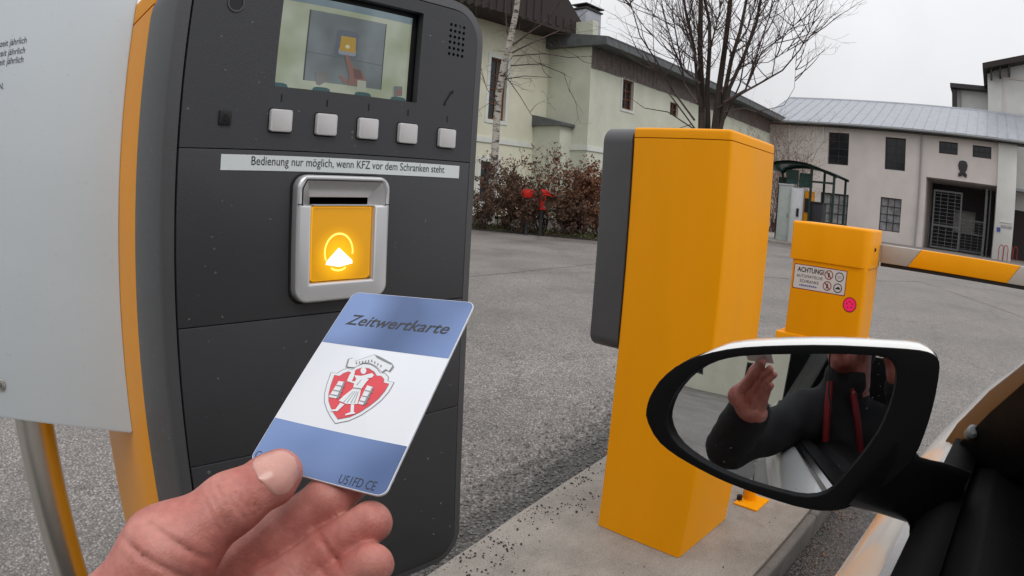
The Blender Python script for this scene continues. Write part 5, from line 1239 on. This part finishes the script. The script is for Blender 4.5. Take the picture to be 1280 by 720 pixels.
lo2 = [min(p[i] for p in pts_)-.04 for i in range(3)]; hi2 = [max(p[i] for p in pts_)+.04 for i in range(3)]
rhand = surface(rhand_fn, lo2, hi2, .0026)
# head and neck
hc = Vector((-.27, -.09, 1.21)); hd = Vector((.75, .62, -.05)).normalized(); hs2 = hd.cross(Vector((0, 0, 1))).normalized()
def Hh(f, s, z): return L3(hc+hd*f+hs2*s+Vector((0, 0, z)))
def head_fn(P):
    d = smin(seg_d(P, Hh(-.02, 0, .035), Hh(.0, 0, .03), .088, .085), seg_d(P, Hh(.03, 0, -.05), Hh(.045, 0, -.075), .055, .042), .04)
    d = smin(d, seg_d(P, Hh(.088, 0, .005), Hh(.105, 0, -.028), .008, .014), .012)
    for s in (-1, 1):
        d = smin(d, seg_d(P, Hh(.075, s*.02, .028), Hh(.068, s*.045, .026), .012, .012), .012)
        d = smin(d, seg_d(P, Hh(0, s*.082, .015), Hh(-.01, s*.088, -.015), .012, .008), .006)
        d = np.maximum(d, -seg_d(P, Hh(.098, s*.031, .006), Hh(.1, s*.034, .006), .011, .011))
        d = smin(d, seg_d(P, Hh(.072, s*.031, .006), Hh(.073, s*.033, .006), .0125, .0125), .004)
    d = smin(d, seg_d(P, Hh(.088, -.02, -.062), Hh(.088, .02, -.062), .008, .008), .008)
    return smin(d, seg_d(P, Hh(-.02, 0, -.06), Hh(-.05, 0, -.17), .058, .062), .03)
head = surface(head_fn, [hc[i]-.2 for i in range(3)], [hc[i]+.2 for i in range(3)], .0055)
person = thing('person', 'person in a dark jacket reaching out of the car with a card', 'person', (-.45, -.42, .45))
obj('body', net_mesh([hand, rhand, head], 2, ((wr_.lerp(el_, .55), [el_, lsh.lerp(el_, .3), lsh], hc+Vector((-.05, .03, -.15)), 0, 2), (rwr.lerp(relb, .35), [relb, rsh.lerp(relb, .3), rsh], hc+Vector((-.05, -.03, -.15)), 1, 2))), MATS['skin'], person)
# clothing
def jacket_fn(P):
    d = seg_d(P, (-.52, -.42, .40), (-.37, -.18, .88), .16, .145)
    d = smin(d, seg_d(P, L3(lsh), L3(rsh), .085, .085), .06)
    d = smin(d, seg_d(P, L3(lsh), L3(el_), .072, .054), .04); d = smin(d, seg_d(P, L3(el_), L3(el_.lerp(wr_, 1.0)), .058, .050), .015)
    d = smin(d, seg_d(P, L3(rsh), L3(relb), .072, .054), .04); d = smin(d, seg_d(P, L3(relb), L3(relb.lerp(rwr, .93)), .054, .036), .015)
    d = smin(d, seg_d(P, (-.34, -.12, .97), (-.30, -.10, 1.08), .085, .072), .03)
    P2 = P*38.0
    return d+.004*np.sin(P2[..., 0]*1.3+P2[..., 2]*2.1)*np.sin(P2[..., 1]*1.7-P2[..., 2])
jk = surface(jacket_fn, [-.75, -.80, .30], [.18, .36, 1.20], .011)
jo = obj('jacket', net_mesh([jk], 2), MATS['jacket'], person)
m = MB()
for s in (-.06, .05):
    m.tube([Vector((-.245, -.07+s*.6, 1.06)), Vector((-.225, -.085+s*.8, .98)), Vector((-.225, -.11+s, .88)), Vector((-.25, -.14+s, .80))], .010, 6)
m.obj('jacket_stripe', MATS['jacketred'], jo)
def hair_fn(P):
    d = smin(seg_d(P, Hh(-.03, 0, .045), Hh(-.01, 0, .045), .094, .090), seg_d(P, Hh(-.06, 0, .0), Hh(-.055, 0, -.05), .07, .06), .03)
    return np.maximum(d, ((P-np.array(Hh(.045, 0, .03)))@np.array(hd*.8-Vector((0, 0, .6)))))
hr = surface(hair_fn, [hc[i]-.2 for i in range(3)], [hc[i]+.2 for i in range(3)], .008)
obj('hair', net_mesh([hr], 1), MATS['hair'], person)
# thumb nail: curved plate let into the back of the thumb tip
nx_ = ta; nz_ = (viewT-nx_*viewT.dot(nx_)).normalized(); nz_ = (nz_+Vector((0, 0, 1))*.25); nz_ = (nz_-nx_*nz_.dot(nx_)).normalized(); ny_ = nz_.cross(nx_)
m = MB(); rows = []; nu, nv = 15, 13
UU = [-.0098+.0142*i/(nu-1) for i in range(nu)]
org_ = []; dir_ = []
for u_ in UU:
    q_ = abs((u_+.0027)/.0071); hw = (1-min(1, q_)**3.2)**.5*.92+.02
    for j in range(nv):
        an = hw*(j/((nv-1)/2)-1); org_.append(L3(tT+nx_*min(u_, .0015))); dd = ny_*math.sin(an)+nz_*math.cos(an)+nx_*(max(0, u_-.0015)/.0060); dir_.append(L3(dd.normalized()))
org_, dir_ = np.array(org_), np.array(dir_); lo_t, hi_t = np.zeros(len(org_)), np.full(len(org_), .016)
for _ in range(24):
    mt_ = (lo_t+hi_t)/2; ins = hand_fn(org_+dir_*mt_[:, None]) < 0; lo_t = np.where(ins, mt_, lo_t); hi_t = np.where(ins, hi_t, mt_)
PN = org_+dir_*(lo_t+.00012+.00030*(1-np.minimum(1, np.abs(np.tile(np.linspace(-1, 1, nv), nu))**4)))[:, None]
m.loft([[Vector(PN[i*nv+j]) for j in range(nv)] for i in range(nu)], cap=False, closed=False)
me_ = m.mesh(ang=60); 
no_ = obj('thumb_nail', me_, MATS['nail'], person, label='short pale thumb nail')
# compact camera with a wide lens, held up behind the viewpoint
FKc = Fr(kb, cx_, cu_, cf_)
kam = thing('camera_body', 'black compact camera in the photographer\'s hand, seen in the mirror', 'camera', kb)
obj('body', plate(FKc, rr(-.055, .052, -.034, .034, .012, 5), -.018, .016, bevel=.004), MATS['black'], kam)
m = MB(); rings = [[FKc.p(r*math.cos(2*math.pi*k/32), r*math.sin(2*math.pi*k/32), c) for k in range(32)] for r, c in ((.030, .0165), (.032, .030), (.040, .034), (.040, .046), (.036, .048), (.030, .044), (.010, .046))]
m.loft(rings, cap=True); m.obj('lens', MATS['black'], kam)
m = MB(); m.tube([FKc.p(-.054, .0, 0), FKc.p(-.066, -.05, .0), FKc.p(-.060, -.13, .004), FKc.p(-.05, -.17, 0)], .0022, 6); m.obj('wrist_strap', MATS['black'], kam)
# ================================================================== CAR
car = thing('car', 'white car at the right edge with its black window frame', 'car', (-.3, -.85, gz))
ys = [(-2.9, -.10), (-2.5, .0), (-1.6, .07), (-.6, .085), (.3, .086), (.585, .080), (.762, .070), (1.014, .047), (1.257, .002), (1.476, -.032), (1.71, -.099), (2.0, -.155), (2.2, -.20), (2.45, -.34), (2.6, -.55)]
def Y(x):
    for (x0, y0), (x1, y1) in zip(ys, ys[1:]):
        if x <= x1: t = (x-x0)/(x1-x0); return y0+(y1-y0)*t
    return ys[-1][1]
def Ysm(x): return sum(Y(x+d) for d in (-.12, -.06, 0, .06, .12))/5
prof = [(-.078, .884), (-.070, .8815), (-.050, .872), (-.026, .852), (-.008, .826), (0, .800), (.0, .770), (-.012, .735), (-.016, .70), (-.010, .62), (-.006, .50), (-.018, .38), (-.05, .25), (-.075, .14), (-.12, .10)]
rings = []
xs_ = [-2.9+i*.06 for i in range(92)]
for x in xs_:
    dz = -.03*max(0, x-.9)-.0 if x > .9 else (.05*max(0, -x-.3)*.35)
    rings.append([Vector((x, Ysm(x)+a, z+(dz if z > .7 else 0))) for a, z in prof])
m = MB(); m.loft(rings, cap=False, closed=False); m.obj('body_side', MATS['carwhite'], car, ang=60)
# bonnet from the shoulder line inwards
m = MB(); rr_ = []
for i in range(28):
    x = .92+i*.062
    row = []
    for j in range(10):
        t = j/9; y0 = Ysm(x)-.078; y = y0*(1-t)+(-.85)*t
        z = .884-.03*(x-.9)+.085*math.sin(math.pi/2*min(1, t*1.6))*(1-.25*max(0, x-1.6))
        row.append(Vector((x, y, z)))
    rr_.append(row)
m.loft(rr_, cap=False, closed=False); m.obj('bonnet', MATS['carwhite'], car, ang=60)
# A-pillar: white-painted strip with a brown reflection put into its colour, and black window frame, from the mirror foot up and back
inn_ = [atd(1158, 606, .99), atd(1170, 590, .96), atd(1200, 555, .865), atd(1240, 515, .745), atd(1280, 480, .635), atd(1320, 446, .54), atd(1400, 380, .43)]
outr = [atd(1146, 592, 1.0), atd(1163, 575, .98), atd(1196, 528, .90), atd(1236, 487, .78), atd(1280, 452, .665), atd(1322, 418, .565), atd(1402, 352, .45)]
m = MB(); m.loft([[a, b, b+Vector((.03, -.05, .0)), a+Vector((.03, -.05, -.01))] for a, b in zip(inn_, outr)], cap=True); m.obj('roof_pillar', MATS['pillar_reflection'], car, bevel=.004, ang=50, label='pillar beside the windscreen, coloured brown for a reflection')
rgt = [p+Vector((-.03, -.105, -.035)) for p in inn_]
m = MB(); m.loft([[a+Vector((-.004, .004, .001)), b, b+Vector((.03, -.05, -.09)), a+Vector((.03, -.03, -.09))] for a, b in zip(inn_, rgt)], cap=True); m.obj('window_frame', MATS['trimblack'], car, bevel=.003, ang=50)
kp = atd(1214, 541, .80)
m = MB(); ku = (inn_[3]-inn_[2]).normalized(); m.tube([kp-ku*.010, kp-ku*.007, kp+ku*.007, kp+ku*.010], [.005, .0085, .0085, .005], 12); m.obj('pillar_stud', MATS['gutter'], car)
# belt: outer seal, chrome strip and inner trim
def beltpt(x, dy, z): return Vector((x, Ysm(x)-.078+dy, z+(.0175*max(0, -x-.3))))
bx = [-2.2+i*.08 for i in range(39)]
m = MB(); m.loft([[beltpt(x, .010, .880), beltpt(x, .010, .894), beltpt(x, -.012, .900), beltpt(x, -.030, .893), beltpt(x, -.030, .878)] for x in bx], cap=True); m.obj('belt_seal', MATS['trimblack'], car, ang=50)
m = MB(); m.loft([[beltpt(x, .0215, .877), beltpt(x, .0205, .886), beltpt(x, .0108, .890), beltpt(x, .0108, .880)] for x in bx if x < .62], cap=True); m.obj('belt_strip', MATS['chrome'], car, ang=50)
m = MB(); m.loft([[beltpt(x, -.0305, .880), beltpt(x, -.060, .900), beltpt(x, -.115, .905), beltpt(x, -.150, .880), beltpt(x, -.165, .60), beltpt(x, -.0305, .60)] for x in bx if -.5 < x < .95], cap=True); m.obj('door_trim', MATS['trimblack'], car, bevel=.004, ang=40)
m = MB(); m.add([Vector(p) for p in ((.50, -.16, .895), (1.05, -.14, .93), (1.05, -1.5, .93), (.50, -1.5, .895), (.50, -.16, .55), (1.05, -.14, .55), (1.05, -1.5, .55), (.50, -1.5, .55))], [(0, 1, 2, 3), (0, 4, 5, 1), (1, 5, 6, 2), (2, 6, 7, 3), (3, 7, 4, 0), (4, 7, 6, 5)]); m.obj('dashboard', MATS['trimblack'], car, bevel=.02)
# roof, rear glass, seats, floor and an added rear wall: seen only in the mirror
m = MB(); m.loft([[Vector((x, -.19, 1.335)), Vector((x, -.24, 1.385)), Vector((x, -.85, 1.42)), Vector((x, -1.46, 1.385)), Vector((x, -1.5, 1.335)), Vector((x, -.85, 1.37))] for x in (-1.75, -1.2, -.5, .1)], cap=True); m.obj('roof', MATS['carwhite'], car, ang=50)
m = MB(); m.add([beltpt(-2.1, -.02, .90), beltpt(-.55, -.02, .895), Vector((-.60, -.19, 1.335)), Vector((-1.7, -.19, 1.32))], [(0, 1, 2, 3)]); m.v += [v+Vector((0, -.006, 0)) for v in m.v[:4]]; m.f += [(4, 7, 6, 5)]; m.obj('rear_window', MATS['windowtint'], car, fix=False)
m = MB(); m.bar(beltpt(-.5, -.03, .89), Vector((-.56, -.20, 1.34)), .10, .04, (1, 0, 0)); m.obj('centre_pillar', MATS['trimblack'], car)
m = MB(); m.box(-2.2, 1.0, -1.55, -.10, .02, .08); m.box(-2.3, -2.2, -1.55, -.08, .05, 1.40); m.box(-2.2, 1.0, -1.62, -1.56, .05, .9); m.obj('floor', MATS['trimblack'], car)  # includes a rear wall added to keep the mirrored interior dark
for y0 in (-.72, -1.38):
    m = MB(); m.box(-.72, -.18, y0, y0+.5, .12, .34); m.obj('seat_cushion', MATS['trimblack'], car, bevel=.05, seg=3)
    m = MB(); m.box(-.10, .06, 0, .5, 0, .62, Matrix.Translation((-.72, y0, .30)) @ Matrix.Rotation(rad(-14), 4, 'Y')); m.obj('seat_backrest', MATS['trimblack'], car, bevel=.05, seg=3)
m = MB(); m.add([Vector((.95, -.16, .93)), Vector((.95, -1.46, .93)), Vector((.12, -1.4, 1.37)), Vector((.12, -.22, 1.37))], [(0, 1, 2, 3)]); wsm = nt('windscreen'); wsm[2].inputs['Transmission Weight'].default_value = 1.0; wsm[2].inputs['Roughness'].default_value = 0.0; wsm[2].inputs['IOR'].default_value = 1.05; m.obj('windscreen', MATS['windscreen'], car, fix=False)
for x in (1.45, -1.6):
    c = Vector((x, Ysm(x)-.13, gz+.31)); m = MB()
    m.loft([[c+Vector((r*math.cos(2*math.pi*k/28), dy, r*math.sin(2*math.pi*k/28))) for k in range(28)] for r, dy in ((.20, .10), (.27, .115), (.305, .10), (.31, .05), (.31, -.06), (.28, -.09))], cap=True); wl = m.obj('wheel', MATS['rubber'], car)
    m = MB(); m.loft([[c+Vector((r*math.cos(2*math.pi*k/28), dy, r*math.sin(2*math.pi*k/28))) for k in range(28)] for r, dy in ((.199, .101), (.17, .09), (.06, .095), (.03, .10))], cap=True); m.obj('rim', MATS['steel'], wl)
# ---- door mirror
_d = ray(955, 500); MN = (Vector((-1, -.07, -.055)).normalized()-_d).normalized(); MP = CAM+ray(985, 530)*.50
ma = MN.cross(Vector((0, 0, 1))).normalized()*-1; mb_ = MN.cross(ma)
if mb_.z < 0: mb_ = -mb_
FM = Fr(MP, ma, mb_, MN)
if FM.px(1100, 500)[0] < FM.px(900, 500)[0]: FM = Fr(MP, -ma, mb_, MN)
outl = [(806.7, 523), (808, 508), (813, 493), (827, 472), (850, 454), (880, 442.5), (917, 435), (967, 432), (1033, 431), (1100, 434), (1145, 437), (1165, 441), (1174, 449), (1175, 463), (1168, 503), (1158, 537), (1145, 570), (1120, 597), (1083, 623), (1060, 636), (1033, 640), (1000, 635), (967, 625), (933, 613), (900, 600), (867, 583), (840, 567), (820, 550)]
gl = [(832, 530), (833, 513), (843, 490), (863, 468), (887, 453.5), (917, 446), (950, 443.5), (1000, 442.5), (1067, 442.5), (1107, 446), (1118, 453), (1122, 467), (1117, 497), (1103, 533), (1083, 563), (1063, 587), (1043, 610), (1027, 620), (1003, 622), (967, 613), (933, 603), (900, 590), (867, 572), (843, 553)]
def smooth_loop(pts, it=1):
    for _ in range(it):
        o_ = []
        for i in range(len(pts)):
            p, q = pts[i], pts[(i+1) % len(pts)]
            o_ += [(p[0]*.75+q[0]*.25, p[1]*.75+q[1]*.25), (p[0]*.25+q[0]*.75, p[1]*.25+q[1]*.75)]
        pts = o_
    return pts
OL = smooth_loop([FM.px(*p) for p in outl], 1); GL = smooth_loop([FM.px(*p) for p in gl], 1)
cxm = sum(p[0] for p in OL)/len(OL); cym = sum(p[1] for p in OL)/len(OL)
mir = thing('door_mirror', 'black oval door mirror with white cap in front of the yellow terminal', 'mirror', MP)
def scl(pts, fx, fy, dx=0, dy=0): return [(cxm+(a-cxm)*fx+dx, cym+(b-cym)*fy+dy) for a, b in pts]
rim = obj('mirror_rim', plate(FM, OL, -.012, .0, holes=[GL]), MATS['housing'], mir, ang=30)
bevel_front(rim, FM, 0.0, .0035)
m = MB(); m.loft([[FM.p(a, b, c) for a, b in ring] for ring, c in ((OL, -.0122), (scl(OL, 1.012, 1.02), -.020), (scl(OL, 1.005, 1.01), -.035), (scl(OL, .96, .95), -.052), (scl(OL, .86, .82), -.068), (scl(OL, .66, .6), -.080), (scl(OL, .35, .3), -.086))], cap=True); m.obj('mirror_housing', MATS['housing'], mir, ang=50)
# slightly convex glass, inset
m = MB(); m.loft([[FM.p(a, b, -.0035-((a-cxm)**2+(b-cym)**2)/2.6) for a, b in scl(GL, 1.01*f_, 1.012*f_)] for f_ in (1, .9, .8, .7, .6, .5, .4, .3, .2, .1)], cap=False); m.v.append(FM.p(cxm, cym, -.0035)); n_ = len(GL)
m.f += [(len(m.v)-1-n_+k, len(m.v)-1-n_+(k+1) % n_, len(m.v)-1) for k in range(n_)]; m.obj('mirror_glass', MATS['mirrorglass'], mir, ang=80)
# painted cap: upper half of the housing
bmin = FM.px(1000, 468)[1]
ii = [i for i, p in enumerate(OL) if p[1] > bmin and p[0] < FM.px(1172, 450)[0]]
ii.sort(key=lambda i: OL[i][0]); capl = [OL[i] for i in ii]; bl_, br_ = capl[0], capl[-1]
def cap_ring(e_, c):
    out_ = []
    for a, b in capl:
        t = (a-bl_[0])/(br_[0]-bl_[0]); w = min(1, t/.12, (1-t)/.08)**.6 if 0 < t < 1 else 0
        out_.append(FM.p(a, b+e_*w, c))
    return out_
m = MB(); m.loft([cap_ring(-.0005, -.0035), cap_ring(.0024, -.006), cap_ring(.0042, -.012), cap_ring(.0052, -.024), cap_ring(.003, -.042), cap_ring(-.004, -.056)], cap=False, closed=False); m.obj('painted_cap', MATS['carwhite'], mir, ang=60)
sp = []
for _ in range(80):
    i = rnd.randrange(len(GL)); q = GL[i]; t = rnd.random()**.5*.93; sp.append((cxm+(q[0]-cxm)*t, cym+(q[1]-cym)*t, -.0045, rnd.uniform(.0003, .0007), .0002))
o = domes(FM, sp, 6).obj('rain_beads', MATS['water'], mir); o['kind'] = 'stuff'
# foot joining the mirror to the door
def oval(c, t, w, hgt, n=16):
    t = t.normalized(); s_ = t.cross(Vector((0, 0, 1))).normalized(); u_ = s_.cross(t); return [c+s_*w*math.cos(2*math.pi*k/n)+u_*hgt*math.sin(2*math.pi*k/n) for k in range(n)]
m = MB(); secs = []
for tp_, bt_, dd_ in (((1128, 545), (1060, 632), .515), ((1150, 571), (1100, 642), .55), ((1164, 575), (1134, 653), .60), ((1186, 579), (1143, 670), .66), ((1215, 590), (1160, 690), .70)):
    T_, B_ = atd(*tp_, dd_), atd(*bt_, dd_); c_ = (T_+B_)/2; v_ = (T_-B_)/2; w_ = ray((tp_[0]+bt_[0])/2, (tp_[1]+bt_[1])/2)*.022
    secs.append([c_+v_*math.sin(2*math.pi*k/16)*abs(math.sin(2*math.pi*k/16))**-.3*1.0+w_*math.cos(2*math.pi*k/16) if abs(math.sin(2*math.pi*k/16)) > 1e-6 else c_+w_*math.cos(2*math.pi*k/16) for k in range(16)])
m.loft(secs, cap=True); m.obj('mirror_foot', MATS['housing'], mir, ang=60)
